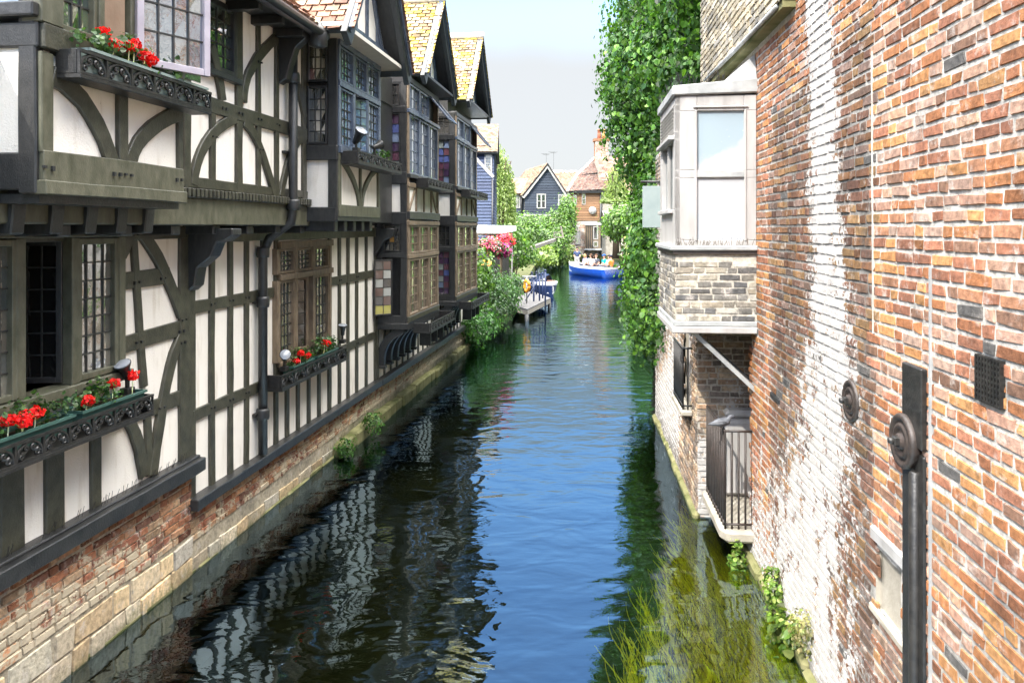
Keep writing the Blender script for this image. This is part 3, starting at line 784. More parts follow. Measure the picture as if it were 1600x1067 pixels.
for c_ in cB: m.box(c_-.03, c_+.03, 4.56, 5.33, -.06, .035); m.box(c_-.03, c_+.03, 5.40, 5.86, -.06, .035)
m.build('window', 'timber_sky_sheen', H1, .005)
SKY = lambda i, j: rnd.choice([(.22, .32, .46), (.16, .25, .40), (.27, .35, .45), (.10, .17, .28)])  # sky reflection painted into the pane colours
for i in range(3):
    window(H1, mB, cB[i]+.03, cB[i+1]-.03, 5.41, 5.85, 4, 4, 'timber_sky_sheen', .025, 'casement', colors=SKY)
    if i != 1: window(H1, mB, cB[i]+.03, cB[i+1]-.03, 4.57, 5.32, 4, 6, 'timber_sky_sheen', .025, 'casement', colors=SKY)
window(H1, mapZ(XB+.03, cB[2]-.03, R(-115)), 0, .48, 4.58, 5.32, 4, 6, 'timber_sky_sheen', .03, 'casement', colors=SKY, d0=-.015, d1=.02, label='dark casement with painted sky sheen standing open')
balconette(H1, mapX(XB+.02), B0+.05, B1+.35, 4.36, 4.50, 7, .25)
m = MB(); 
for k in range(5): m.box(XLO, XB-.05, B0+.05+k*.36, B0+.17+k*.36, 3.46, 3.60)
m.build_each('joist_end', 'timber_black', H1, .01)
# ---- first gable over it
def gable(par, ym, half, zb, apex, Xf, Xb, roofpal, roofmat, studs=True, near_slope=True, wallmat='timber_sky_sheen', boards=True):
    ov = .28
    m = MB(mapX(Xf)); m.prism([(ym-half, zb), (ym+half, zb), (ym, apex)], -.15, 0); m.build('gable_wall', 'plaster', par)
    sl = (apex-zb)/half
    T(par, mapX(Xf), [(ym-half, zb+.06), (ym+half, zb+.06)], .16, 'tie_beam', .05, wallmat)
    T(par, mapX(Xf), [(ym-half, zb-.07), (ym+half, zb-.07)], .09, 'tie_beam', .09, wallmat)
    if studs:
        n = int(half*2/.42)
        for k in range(1, n):
            a = ym-half+2*half*k/n; top = apex-abs(a-ym)*sl-.12
            if top > zb+.2: T(par, mapX(Xf), [(a, zb+.12), (a, top)], .09, mat=wallmat)
        T(par, mapX(Xf), thru((ym-half*.75, zb+.12), (ym-half*.5, zb+.45*(apex-zb)*.8), (ym-half*.42, zb+.52*(apex-zb))), .09, 'timber_brace', .04, wallmat)
        T(par, mapX(Xf), thru((ym+half*.75, zb+.12), (ym+half*.5, zb+.45*(apex-zb)*.8), (ym+half*.42, zb+.52*(apex-zb))), .09, 'timber_brace', .04, wallmat)
    for sg in (-1, 1):
        e = (ym+sg*(half+.2), zb-.2*sl)
        T(par, mapX(Xf), [e, (ym, apex)], .22, 'bargeboard', ov+.05, 'timber_black', d0=ov-.03)
        T(par, mapX(Xf), [(e[0], e[1]+.12), (ym, apex+.12)], .05, 'bargeboard_moulding', ov+.09, wallmat, d0=ov+.0)
        m = MB(); O = (Xf+ov+.06, e[0], e[1]+.12); V = (0, ym-e[0], apex-e[1]); U = (Xb-Xf-ov-.06, 0, 0)
        slab(m, O, U, V, .07); m.build('roof_boarding', 'timber_black', par)
        Ls = math.hypot(V[1], V[2])
        tiles('tile_roof', (Xf+ov+.12, e[0], e[1]+.125), (Xb-Xf-ov-.12, 0, 0), V, max(4, int(abs(U[0])/.17)), int(Ls/.105), roofpal, par, roofmat)
    m = MB(); m.tube([(Xf+ov+.12, ym, apex+.17), (Xb, ym, apex+.17)], .09, 8); m.build('ridge_tile', 'tile', par)
LICH = [(.28, .19, .10), (.32, .23, .12), (.24, .15, .09), (.36, .28, .15), (.30, .25, .19), (.42, .33, .06)]
gable(H1, 10.25, 1.2, 6.06, 7.8, -3.46, -6.5, [(.26, .13, .085), (.30, .165, .105), (.22, .11, .07), (.33, .22, .145)], 'tile')
m = MB(); m.box(XUP, -3.2, 8.85, 11.7, BT-.02, BT+.03); m.build('gable_soffit', 'cream_paint', H1)
m = MB(); m.box(-6.4, XUP-.02, 8.7, 13.45, 5.7, 6.2); m.build('upper_wall', 'timber_black', H1)
m = MB(); m.box(-7.5, XLO-1.75, 2.6, 13.4, -.3, 5.9); m.build('rear_wall', 'plaster', H1)
m = MB(mU); m.box(B1-.05, 13.5, 3.6, 6.1, -.3, -.04); m.build('dark_infill', 'timber_black', H1)

# ---- two taller neighbours with full height bays
def stain(i, j):
    return rnd.choice([(.13, .05, .08), (.10, .05, .10), (.16, .07, .09), (.10, .13, .34), (.22, .28, .42), (.32, .36, .34), (.07, .04, .09)])
def dim(i, j): return rnd.choice([(.022, .022, .022), (.035, .033, .03), (.05, .048, .045)])
def bayhouse(label, y0, y1, gy, half, zb, apex, XF=-3.71, yend=None, hop=1):
    par = thing('timber_framed_house', label, 'house', 'L', (XLO, y0, 0), 'timber framed houses along the left bank')
    yw0 = y0-.05; yw1 = yend
    mf, ms = mapX(XF), mapY(y0)
    mt = 'timber_brown'
    m = MB(); m.box(-7.5, XLO-.02, yw0, yw1, -.3, 6.0); m.build('rear_wall', 'timber_black', par)
    m = MB(mL); m.box(yw0, yw1, SI2, 1.9, -.02, .01); m.build('plaster_wall', 'plaster', par)
    T(par, mL, [(yw0, SI2), (yw1, SI2)], .12, 'sill_beam', .14, 'timber_black', d0=-.05)
    n = int((yw1-yw0)/.42)
    for k in range(n+1): T(par, mL, [(yw0+.05+k*.42, SI2), (yw0+.05+k*.42, 1.85)], .085, d=.035, mat='timber')
    # bracket ribs under the bay
    for k in range(6):
        a = y0+.08+k*(y1-y0-.2)/5
        m = MB(mapY(a)); cv = thru((XLO+.06, 1.0), (XLO+.16, 1.42), (XF-.08, 1.66), 8)
        m.beam(cv, .14, -.06, .06, jit=.002); m.box(XLO+.01, XLO+.16, .94, .99, -.07, .07)
        m.build('bracket', 'timber_black', par, .008)
    m = MB(); m.box(XLO, XF-.07, y0+.07, y1-.07, 1.68, 6.2); m.build('bay_core', 'timber_black', par)
    m = MB(); m.box(XLO, XF+.04, y0-.04, y1+.04, 1.66, 1.78); m.build('bay_floor', 'timber_black', par, .01)
    # front: rails and corner posts
    for b, w, d, mm in ((1.84, .10, .05, 'timber'), (2.98, .07, .04, mt), (3.60, .08, .05, mt), (3.74, .14, .06, 'timber_black'), (4.30, .08, .04, mt), (4.46, .08, .07, 'timber_black'), (5.64, .07, .06, 'timber_sky_sheen'), (6.22, .1, .04, 'timber_black')):
        T(par, mf, [(y0-.01, b), (y1+.01, b)], w, 'timber_rail', d, mm, d0=-.1)
    for a in (y0+.04, y1-.04): T(par, mf, [(a, 1.78), (a, 6.2)], .09, mat=mt, d0=-.1)
    m = MB(mf); m.box(y0+.08, y1-.08, 3.80, 4.27, -.08, 0); m.build('plaster_panel', 'plaster', par)
    for q in (.25, .5, .75): T(par, mf, [(y0+(y1-y0)*q, 3.82), (y0+(y1-y0)*q, 4.26)], .06, mat=mt)
    T(par, mf, [(y0+.12, 3.84), (y0+(y1-y0)*.22, 4.24)], .06, 'timber_brace', .026, mt); T(par, mf, [(y1-.12, 3.84), (y0+(y1-y0)*.78, 4.24)], .06, 'timber_brace', .026, mt)
    cs = [y0+.08+(y1-y0-.16)*k/3 for k in range(4)]
    pan = lambda i, j: rnd.choice([(.13, .12, .10), (.2, .17, .13), (.07, .07, .065), (.28, .24, .19)])
    pan2 = lambda i, j: rnd.choice([(.18, .22, .28), (.26, .28, .32), (.10, .11, .14), (.27, .24, .2)])  # blue-white sky highlights painted into the upper panes
    for k in range(3):
        window(par, mf, cs[k]+.01, cs[k+1]-.01, 1.89, 2.94, 3, 6, mt, .045, 'casement', colors=pan, lead=mt, lw=.018)
        window(par, mf, cs[k]+.01, cs[k+1]-.01, 3.02, 3.56, 3, 3, mt, .045, 'casement', colors=pan, lead=mt, lw=.018)
        window(par, mf, cs[k]+.01, cs[k+1]-.01, 4.50, 5.60, 3, 5, 'timber_sky_sheen', .04, 'casement', colors=pan2, lead='timber_sky_sheen', lw=.018)
        if k < 2: window(par, mf, cs[k]+.01, cs[k+1]-.01, 5.69, 6.16, 3, 2, 'timber_sky_sheen', .04, 'casement', colors=pan2, lead='timber_sky_sheen', lw=.018)
    # top hung lights propped open
    tl = R(40); ax = cs[2] if hop else cs[2]
    mp = lambda a, b, d: (XF+.04+b*math.sin(tl)+d*math.cos(tl), a, 6.16-b*math.cos(tl)+d*math.sin(tl))
    window(par, mp, cs[2]+.0, cs[3]-.0, 0, .62, 4, 2, 'timber_sky_sheen', .045, 'casement', colors=pan2, d0=-.015, d1=.02, label='top hung light propped open under the gable', lead='timber_sky_sheen', lw=.018)
    m = MB(); m.tube([(XF+.02, cs[3]-.06, 5.75), (XF+.38, cs[3]-.06, 5.72)], .008, 5, caps=False); m.build('window_stay', 'iron', par)
    # side: black framing with coloured quarries
    for b, w, d in ((1.84, .16, .03), (3.02, .10, .03), (3.68, .22, .035), (4.42, .22, .04), (5.66, .12, .035), (6.2, .1, .03)):
        T(par, ms, [(XLO+.02, b), (XF, b)], w, 'timber_rail', d, 'timber_black', d0=-.1)
    for a in (XF-.06, XLO+.07): T(par, ms, [(a, 1.7), (a, 6.2)], .12, 'timber_post', .028, 'timber_black', d0=-.1)
    x0, x1 = XLO+.13, XF-.12; xm = x0+.5*(x1-x0)
    m = MB(ms); m.box(x0, x1, 3.80, 4.30, -.08, 0); m.build('plaster_panel', 'plaster', par)
    window(par, ms, x0, x1, 4.54, 5.59, 2, 6, 'timber_black', .02, 'casement', 'stained', stain)
    window(par, ms, x0, x1, 5.73, 6.14, 2, 2, 'timber_black', .02, 'casement', 'stained', dim)
    amb = (.5, .26, .05)
    window(par, ms, x0, x1, 3.08, 3.56, 3, 3, 'timber_black', .02, 'casement', 'stained', lambda i, j: amb if (i, j) == (1, 1) and hop else dim(i, j))
    if hop:
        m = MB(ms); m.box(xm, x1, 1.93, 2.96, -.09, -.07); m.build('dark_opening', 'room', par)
        window(par, mapZ(xm+.01, y0-.02, R(222)), 0, .36, 1.93, 2.94, 2, 6, 'timber_black', .03, 'casement', 'stained', lambda i, j: (.42, .38, .06) if j == 0 else rnd.choice([(.12, .07, .06), (.05, .05, .05), (.4, .42, .4)]), d0=-.012, d1=.015, label='open casement with coloured panes')
    else:
        window(par, ms, x0, x1, 1.93, 2.96, 2, 7, 'timber_black', .02, 'casement', 'stained', stain)
    # iron shelves
    balconette(par, mapX(XF+.02), y0+.35, y1+.1, 1.58, 1.74, 9, .34)
    balconette(par, mapX(XF+.02), y0+.5, y1+.3, 4.30, 4.45, 8, .26)
    m = MB(mf)
    for k in range(3): m.box(y0+.9+k*.55, y0+.98+k*.55, 1.24, 1.56, .0, .22)
    m.build_each('shelf_bracket', 'iron', par, .01)
    gable(par, gy, half, zb, apex, -3.78, -7.2, LICH, 'tile_lichen', True)
    m = MB(); m.box(XLO, XF+.25, gy-half, gy+half, zb-.14, zb-.09); m.build('gable_soffit', 'timber_black', par)
    m = MB(); m.box(-7.1, -4.0, gy-half-.2, gy+half+.2, 5.6, zb+.1); m.build('upper_wall', 'timber_black', par)
    return par
H2 = bayhouse('middle timber framed house with full height bay and steep lichen yellow gable', 13.57, 16.0, 15.3, 1.2, 6.5, 8.0, yend=17.8)
H3 = bayhouse('farthest timber framed house on the left bank with bay and smaller yellow tiled gable', 17.85, 20.65, 19.95, 1.38, 6.75, 8.4, yend=21.6, hop=0)

# ---- flower boxes, lamps
GERLEAF = [(.05, .11, .03), (.07, .15, .045), (.035, .08, .03), (.10, .17, .06)]
REDS = [(.75, .01, .012), (.62, .008, .01), (.85, .03, .02)]
def planter(label, mp, a0, a1, b, d0, d1, mat, heads, leafy=.8, fr='L', X=0, empty=False):
    c = mp((a0+a1)/2, b, (d0+d1)/2)
    t = thing('window_box', label, 'window box', fr, c, 'window boxes on the iron shelves')
    h = .13; m = MB(mp); e = .02
    vs = [(a0+e, b, d0+e), (a1-e, b, d0+e), (a1-e, b, d1-e), (a0+e, b, d1-e), (a0, b+h, d0), (a1, b+h, d0), (a1, b+h, d1), (a0, b+h, d1)]
    m.add(vs, [(0, 3, 2, 1), (0, 1, 5, 4), (1, 2, 6, 5), (2, 3, 7, 6), (3, 0, 4, 7)])
    r_ = .012
    m.box(a0-r_, a1+r_, b+h-.02, b+h, d1-.008, d1+r_); m.box(a0-r_, a1+r_, b+h-.02, b+h, d0-r_, d0+.008)
    m.box(a0-r_, a0+.008, b+h-.02, b+h, d0, d1); m.box(a1-.008, a1+r_, b+h-.02, b+h, d0, d1)
    m.build('trough', mat, t)
    m = MB(mp); m.add([(a0+.01, b+h-.03, d0+.01), (a1-.01, b+h-.03, d0+.01), (a1-.01, b+h-.03, d1-.01), (a0+.01, b+h-.03, d1-.01)], [(0, 1, 2, 3)]); m.build('soil', 'soil', t)
    if leafy > 0:
        bl = []
        n = max(2, int((a1-a0)/.13))
        for k in range(n):
            if rnd.random() < leafy: bl.append(mp(a0+(a1-a0)*(k+.5)/n, b+h+.05+rnd.uniform(0, .05), (d0+d1)/2)+(.085, .085, .09+rnd.uniform(0, .03)))
        if bl: foliage('foliage', bl, 80*len(bl), .03, GERLEAF, t, .025, 'leaf', .1, 1.3)
    for (q, up, out) in heads:
        hc = mp(a0+(a1-a0)*q, b+h+up, (d0+d1)/2+out)
        d = rng.normal(0, 1, (70, 3)); d /= np.linalg.norm(d, axis=1, keepdims=True)
        P = np.array(hc)+d*np.array([.05, .05, .036])*rng.uniform(.7, 1.05, (70, 1))
        V, F, c_ = leafgeo(P, d, np.full(70, .026), pickcols(70, REDS, .15), 0, narrow=1.3)
        npmesh('flower_head', V, F, 'petal', t, c_)
        m = MB(); m.tube([(hc[0], hc[1], hc[2]), (hc[0]-.01, hc[1], b+h-.02)], .004, 4, caps=False); m.build('stalk', 'leaf', t)
    return t
ms_ = mapX(XLO+.02)
planter('green window box with red geraniums, nearer one under the dark ground floor window', ms_, qa(-30,XLO+.2), qa(98,XLO+.2), 1.985, .09, .27, 'trough', [(.22, .10, .06), (.36, .06, .08), (.42, .10, .04), (.56, .09, .05)], .75)
planter('green window box with geraniums beside the floodlight under the dark ground floor window', ms_, qa(112,XLO+.2), qa(212,XLO+.2), 1.985, .09, .27, 'trough', [(.12, .06, .06), (.55, .12, .04), (.9, .13, .03)], .8)
mx_ = mapX(XO+.02)
planter('grey green window box full of red geraniums under the lilac casement', mx_, b0_+.12, b0_+.86, 4.56, .02, .16, 'trough_grey', [(.3, .16, .0), (.42, .1, .02), (.62, .12, .04), (.72, .15, .03), (.85, .09, .05), (.98, .07, .04)], 1.)
planter('nearly bare grey green window box at the far end of the upper iron shelf', mx_, b0_+.92, b1_-.05, 4.56, .02, .16, 'trough_grey', [], .35)
planter('small green window box with few red flowers, nearer one under the leaded window', ms_, 9.4, 10.05, 1.6, .04, .2, 'trough', [(.2, .05, .05), (.5, .12, .04), (.75, .06, .06)], .8)
planter('small green window box with single red bloom, farther one under the leaded window', ms_, 10.2, 11.0, 1.6, .04, .2, 'trough', [(.45, .14, .04), (.55, .12, .05)], .8)
planter('window box with sprigs of green on the shelf of the sky tinted oriel', mapX(XB+.02), 10.4, 11.4, 4.38, .03, .19, 'trough_grey', [], .4)
def lamp(label, x, y, z, yaw, tilt, sc=1.):
    t = thing('floodlight', label, 'floodlight', 'L', (x, y, z), 'floodlights on the window shelves')
    m = MB(); m.box(x-.04, x+.04, y-.05, y+.05, z, z+.06); m.box(x-.012, x+.012, y-.02, y+.02, z+.06, z+.15); m.build('bracket', 'iron', t, .004)
    d = Vector((math.cos(tilt)*math.cos(yaw), math.cos(tilt)*math.sin(yaw), math.sin(tilt)))
    o = Vector((x, y, z+.16)); P = [o-d*.07*sc, o-d*.05*sc, o+d*.02*sc, o+d*.1*sc, o+d*.16*sc, o+d*.175*sc]
    m = MB(); m.tube([tuple(p) for p in P], [.02*sc, .045*sc, .05*sc, .065*sc, .10*sc, .105*sc], 14); h = m.build('lamp_head', 'iron', t)
    m = MB(); m.tube([tuple(o+d*.176*sc), tuple(o+d*.182*sc)], [.098*sc, .09*sc], 14); m.build('lens', 'lens', h)
M['lens'] = pm('frosted_lens', (.22, .24, .27), (.3, .32, .35), 6, .15, 0)
lamp('black floodlight with pale lens at the end of the near ground floor iron shelf', XLO+.16, onX('L', 199, 590, XLO+.16)[0], 2.08, R(-100), R(62), .72)
lamp('black floodlight at the left end of the shelf under the small leaded window', XLO+.16, 9.25, 1.70, R(-60), R(30), .7)
lamp('upright black floodlight at the right end of the shelf under the small leaded window', XLO+.16, 11.35, 1.74, R(-60), R(78), .7)
lamp('black floodlight on the upper shelf in front of the sky tinted oriel', XB+.16, 9.75, 4.50, R(-30), R(50), .9)
lamp('small dark floodlight farther along the upper shelf of the sky tinted oriel', XB+.14, 10.6, 4.50, R(60), R(20), .7)
# ================================================================== RIGHT BANK: brick wall, oriel, ivy
XR = 1.83
def yr(px, X=XR): return onX('R', px, 357, X)[0]
BW = thing('brick_building', 'tall old red brick wall with whitewash streak rising from the river on the right', 'building', 'R', (XR, 5.0, 0))
mR = mapX(XR, -1)
PAL_RED = [(.34, .13, .05), (.39, .16, .06), (.29, .11, .05), (.43, .20, .07), (.25, .10, .06), (.36, .145, .085), (.33, .155, .085), (.47, .24, .09), (.38, .22, .16), (.20, .11, .075)]
PAL_RED = [tuple(.82*a+.18*b for a, b in zip(c, (.30, .18, .11))) for c in PAL_RED]
OLD_RED = [(.42, .15, .065), (.50, .20, .085), (.36, .12, .06), (.56, .25, .10), (.30, .11, .065), (.48, .17, .10), (.40, .19, .11), (.60, .30, .12), (.17, .10, .08), (.46, .26, .19)]
wz = np.array([-.4, .2, .9, 1.8, 2.6, 3.3, 4.8, 7])
wc = np.array([6.25, 6.35, 6.45, 6.0, 5.75, 5.85, 5.98, 6.1])
ww = np.array([1.7, 1.5, 1.1, .75, .55, .34, .30, .3])
def whiteR(y, z):
    c = np.interp(z, wz, wc); w = np.interp(z, wz, ww)
    d = np.abs(y-c)/w
    a = np.clip(1.12-.62*d, 0, 1)*np.interp(z, [0, 1.2, 2.6, 3.6], [.74, .70, .74, .95])
    low = np.clip(.60-.48*z, 0, .6)*np.clip((y-3.6)/1.2, 0, 1)
    far = np.clip((y-7.2)*.25, 0, .16)*np.clip(2.6-z, 0, 1)
    return np.clip(np.maximum(a, low)+far, 0, 1)+.06
def sootR(y, z):
    band = np.exp(-((y-5.05)/.22)**2)*np.clip((4.6-z), 0, 1)*.55
    b2 = np.exp(-((y-6.75)/.3)**2)*np.clip((4.4-z)*.8, 0, 1)*np.clip(z-1.2, 0, 1)*.42
    lowr = np.clip(1.5-z, 0, .5)*np.clip((4.4-y)/1.2, 0, 1)
    return np.clip(band+b2+lowr+np.clip(.42-z, 0, .4)*1.3, 0, .75)
SW = (4.5, 4.9, 1.17, 1.60)
DO = (8.35, 9.5, .3, 2.5)
def holeR(y, z):
    if SW[0] < y < SW[1] and SW[2] < z < SW[3]: return True
    if y > DO[0] and DO[2] < z < DO[3]: return True
    if y > 6.72 and z > 5.34: return True
    return False
def colR(A, c):

    yy, zz = (A[:, 0]+A[:, 1])/2, (A[:, 2]+A[:, 3])/2
    dark = (yy > 4.95)&(yy < 7.5)&(zz < 4.9-.15*(yy-4.95))            # an older, browner blocking between two seams
    c[dark] *= np.array([.50, .57, .64])
    d2 = (yy < 4.95)&(zz < 1.5); c[d2] *= np.array([.84, .86, .90])
    pale = (yy < 4.9)&(rng.random(len(c)) < .16); c[pale] = c[pale]*.45+np.array([.24, .18, .145])
    gr = (rng.random(len(c)) < .02); c[gr] = np.array([.10, .095, .09])
    return c
bricks('brick_wall', XR, -1, 2.0, 9.5, -.5, 7.2, PAL_RED, BW, 'brick_red', (.50, .48, .44), colR, whiteR, sootR, holeR, H=.0745, L=.228, gap=.0150, relief=.0058, jc=.14, mfn=lambda y, z: 1-.55*np.clip(np.clip((y-4.9)*12, 0, 1)*np.clip((7.6-y)*3, 0, 1)*np.clip(4.9-z, 0, 1), 0, 1)-.25*np.clip(2.2-z, 0, 1)*np.clip(4.8-y, 0, 1))
m = MB(); m.box(XR+.03, XR+4, 2.0, 8.3, -.5, 7.1); m.build('wall_core', 'stone', BW)
# vertical joints between the older and newer brickwork
m = MB(mR); m.beam([(4.93, 2.85), (4.95, 4.6)], .014, 0, .012, jit=.003, step=.1); m.build('mortar_seam', pm('lime_mortar', (.40, .37, .32), (.55, .52, .46), 10, .9, .4, 60, .2), BW)
m = MB(mR); m.beam([(2.6, .72), (3.2, .80), (3.75, .86), (4.05, .95)], .028, 0, .017, jit=.006, step=.08)
m.build('mortar_seam', 'white_paint', BW)
m = MB(mR); m.beam([(yr(1457), -.4), (yr(1457), 3.3)], .018, 0, .016, jit=.002, step=.2); m.build('cable_conduit', 'lead', BW)
# small blocked window
m = MB(mR); a0, a1, b0, b1 = SW
m.box(a0, a1, b0, b1, -.16, -.12); m.box(a1, a1+.01, b0, b1, -.16, .0); m.build('blocked_window', 'stone', BW)
m = MB(mR); m.box(a0, a0+.10, b0, b1, -.12, -.09); m.build('window_jamb', 'white_paint', BW, .01)
m = MB(mR); m.beam([(a0-.06, b1+.03), (a1+.03, b1+.03)], .08, -.1, .03); m.build('lintel', 'white_paint', BW, .01)
m = MB(mR); m.beam([(a0-.06, b0-.03), (a1+.08, b0-.02)], .06, -.1, .02); m.build('window_sill', 'stone', BW, .01)
# round tie plates
for px, py, rr in ((1332, 626, .14), (1424, 689, .15)):
    y, z = onX('R', px, py, XR); so_ = .038 if px > 1400 else 0.
    m = MB()
    m.lathe([(rr, -.03), (rr, .016), (rr*.94, .026), (rr*.80, .026), (rr*.74, .014), (rr*.66, .013), (rr*.62, .025), (rr*.50, .028), (rr*.44, .015), (rr*.30, .016), (rr*.27, .034)], (XR-so_, y, z), '-x', 32)
    t = m.build('tie_plate', 'iron_brown', BW)
    m = MB(); m.box(XR-so_-.06, XR-so_-.02, y-.025, y+.025, z-.025, z+.025); m.lathe([(.02, 0), (.02, .03), (.012, .036)], (XR-so_-.05, y, z), '-x', 10); m.build('tie_bolt', 'iron', t, .006)
# black iron channel and plate below the nearer disc
y0p, y1p = yr(1450), yr(1419)
m = MB(mR); m.box(y0p, y1p, 2.33, 2.76, 0, .035); m.build('iron_plate', 'iron', BW, .006)
m = MB(mR); ym_ = y0p+(y1p-y0p)*.48
m.box(ym_, y1p, -.5, 2.22, 0, .035); m.box(y0p, ym_-.006, -.5, 2.30, 0, .022); m.tube([(ym_-.03, -.5, .03), (ym_-.03, 2.2, .03)], .03, 10)
m.build('iron_channel', 'iron', BW, .01)
# cast iron air vent
yv0, yv1 = yr(1570), yr(1531); zv = onX('R', 1550, 595, XR)[1]
m = MB(mR); m.box(yv0, yv1, zv-.1, zv+.1, -.02, .004); vb = m.build('air_vent', 'room', BW)
m = MB(mR); n = 8; h_ = (yv1-yv0)/n
for k in range(n+1):
    q = yv0+k*h_; m.box(q-.005, q+.005, zv-.1, zv+.1, .0, .022)
    q = zv-.1+k*.2/n; m.box(yv0-.005, yv1+.005, q-.005, q+.005, .0, .020)
m.build('vent_grille', 'iron', vb)
m = MB(mR); yy, zz = onX('R', 1212, 622, XR); m.box(yy-.18, yy+.15, zz-.02, zz+.03, -.05, .02); m.build('timber_stub', 'timber_black', BW, .008)
# --------------------------------------------------------- neighbour: grey brick house with the white oriel
YF0, YF1, XFo = 8.06, 9.53, 1.005
GH = thing('grey_brick_house', 'weathered grey brick house with white painted oriel window hanging over the water', 'house', 'R', (1.45, 10, 0))
PAL_GR = [(.36, .31, .22), (.30, .26, .19), (.42, .37, .27), (.24, .22, .18), (.46, .42, .33), (.33, .31, .27)]
bricks('upper_wall', 1.70, -1, 6.62, 10.8, 5.42, 9.3, PAL_GR, GH, 'brick_grey', (.46, .42, .34), jc=.15, white=lambda y, z: np.full(len(y), .05))
m = MB(); m.box(1.715, 6, 6.63, 10.75, 5.36, 9.2); m.build('wall_core', 'stone_moss', GH)
bricks('gable_return', 6.62, -1, 1.72, 3.2, 5.42, 9.3, PAL_GR, GH, 'brick_grey', (.46, .42, .34), fr='y', jc=.15)
m = MB(); m.tube([(1.70, 6.75, 5.40), (1.69, 8.6, 5.42), (1.70, 10.5, 5.48)], .022, 8); m.build('cable', 'lead', GH)
PAL_DIRTY = [(.30, .20, .13), (.38, .25, .16), (.24, .19, .15), (.42, .32, .22), (.20, .16, .13)]
wl = lambda y, z: np.clip(.10+.25*np.sin(z*2.3+y)+np.clip(.9-z, 0, 1)*.3, 0, 1)
WIN2 = (9.95, 10.75, 1.15, 2.2)
bricks('river_wall', 1.45, -1, 9.5, 14.5, -.5, 4.85, PAL_DIRTY, GH, 'brick_red', (.6, .56, .48), white=lambda y, z: np.clip(wl(y, z)+np.clip(y-10.7, 0, .5), 0, 1), hole=lambda y, z: WIN2[0] < y < WIN2[1] and WIN2[2] < z < WIN2[3], soot=lambda y, z: np.clip(.55-.6*z, 0, .5)+.12)
bricks('end_wall', 9.5, -1, 1.45, 3.0, -.5, 4.8, PAL_DIRTY, GH, 'brick_red', (.55, .5, .42), fr='y', white=lambda x, z: np.clip(.25+np.clip(1.3-z, 0, .4), 0, 1), soot=lambda x, z: np.clip((x-1.75)*.9, 0, .5)+np.clip(.3-z, 0, .4))
m = MB(); m.box(1.48, 5, 9.53, 9.93, -.5, 4.8); m.box(1.48, 5, 10.77, 14.5, -.5, 4.8); m.box(1.75, 5, 9.93, 10.77, -.5, 4.8); m.build('wall_core', 'stone', GH)
m = MB(); m.box(2.7, 2.8, 8.3, 9.6, -.4, 2.6); m.box(1.86, 2.8, 8.25, 8.34, -.4, 2.6); m.box(1.9, 2.8, 8.3, 9.5, .1, .3); m.build('recess_wall', 'brick_core', GH) if 'brick_core' in M else m.build('recess_wall', 'iron_brown', GH)
m = MB(mapY(9.45)); m.box(1.72, 2.2, .35, 1.25, -.02, .22); m.box(1.74, 2.18, 1.25, 1.35, -.02, .2); m.build('broken_pier', 'white_paint', GH, .04)
# oriel
OR = MB(); OR.box(XFo+.06, XR+.1, YF0+.06, YF1-.02, 2.5, 4.86)
orl = OR.build('oriel', 'white_paint', GH)
mOr, mOf = mapY(YF0), mapX(XFo, -1)
zs, zt = 3.32, 4.87
m = MB(mOr)
x0, x1 = XFo, XR-.005
gx0, gx1 = XFo+.22, XR-.13
panel_with_holes(m, x0, x1, zs, zt, -.05, 0, [(gx0, gx1, 4.10, zt-.16), (gx0, gx1, zs+.06, 4.02)])
m.box(gx0, gx1, 4.02, 4.10, -.05, -.012); m.box(gx0-.04, gx1+.04, zt-.13, zt-.11, 0, .02)
m.box(gx0-.025, gx0, zs+.05, zt-.15, 0, .012); m.box(gx1, gx1+.025, zs+.05, zt-.15, 0, .012)
m.build('casing', 'white_paint', orl, .006)
M['blind'] = None
def blindmat():
    mm, nt, p = newmat('painted_over_glass'); v = coords(nt)
    sx = nt.nodes.new('ShaderNodeSeparateXYZ'); nt.links.new(v, sx.inputs[0])
    f = math_(nt, 'ADD', sx.outputs['Z'], math_(nt, 'MULTIPLY', noise(nt, 5, 6, v), .35))
    f2 = smooth(nt, math_(nt, 'ADD', f, math_(nt, 'MULTIPLY', sx.outputs['X'], -.5)), 4.40, 4.52)
    c = mixc(nt, f2, (.42, .43, .44), (.28, .35, .39))
    low = smooth(nt, f, 3.84, 3.93)
    c2 = mixc(nt, low, (.40, .43, .46), c)
    sp = smooth(nt, noise(nt, 30, 3, v), .73, .76)
    nt.links.new(mixc(nt, sp, c2, (.6, .6, .58)), p.inputs['Base Color']); p.inputs['Roughness'].default_value = .3
    return mm
M['blind'] = blindmat()
m = MB(mOr); m.box(gx0, gx1, 4.10, zt-.16, -.045, -.03); m.box(gx0, gx1, zs+.06, 4.02, -.045, -.025); m.build('painted_pane', 'blind', orl)
m = MB(mOr); m.box(gx0, gx1, 4.03, 4.075, -.012, .006); m.build('meeting_rail', 'lead', orl)
m = MB(mOf); panel_with_holes(m, YF0, YF1, zs, zt, -.05, 0, [(YF0+.15, YF1-.12, 4.50, 4.78), (YF0+.22, YF1-.25, 3.70, 4.42)])
m.build('casing', 'white_paint', orl, .006)
m = MB(mOf)
for k in range(7): z = 4.51+k*.038; m.add([(YF0+.15, z, -.03), (YF1-.12, z, -.03), (YF1-.12, z+.028, .012), (YF0+.15, z+.028, .012), (YF0+.15, z+.006, -.03), (YF1-.12, z+.006, -.03), (YF1-.12, z+.034, .012), (YF0+.15, z+.034, .012)], [(0, 1, 2, 3), (7, 6, 5, 4), (3, 2, 6, 7), (0, 3, 7, 4), (1, 5, 6, 2)])
m.build('louvre', 'white_paint', orl)
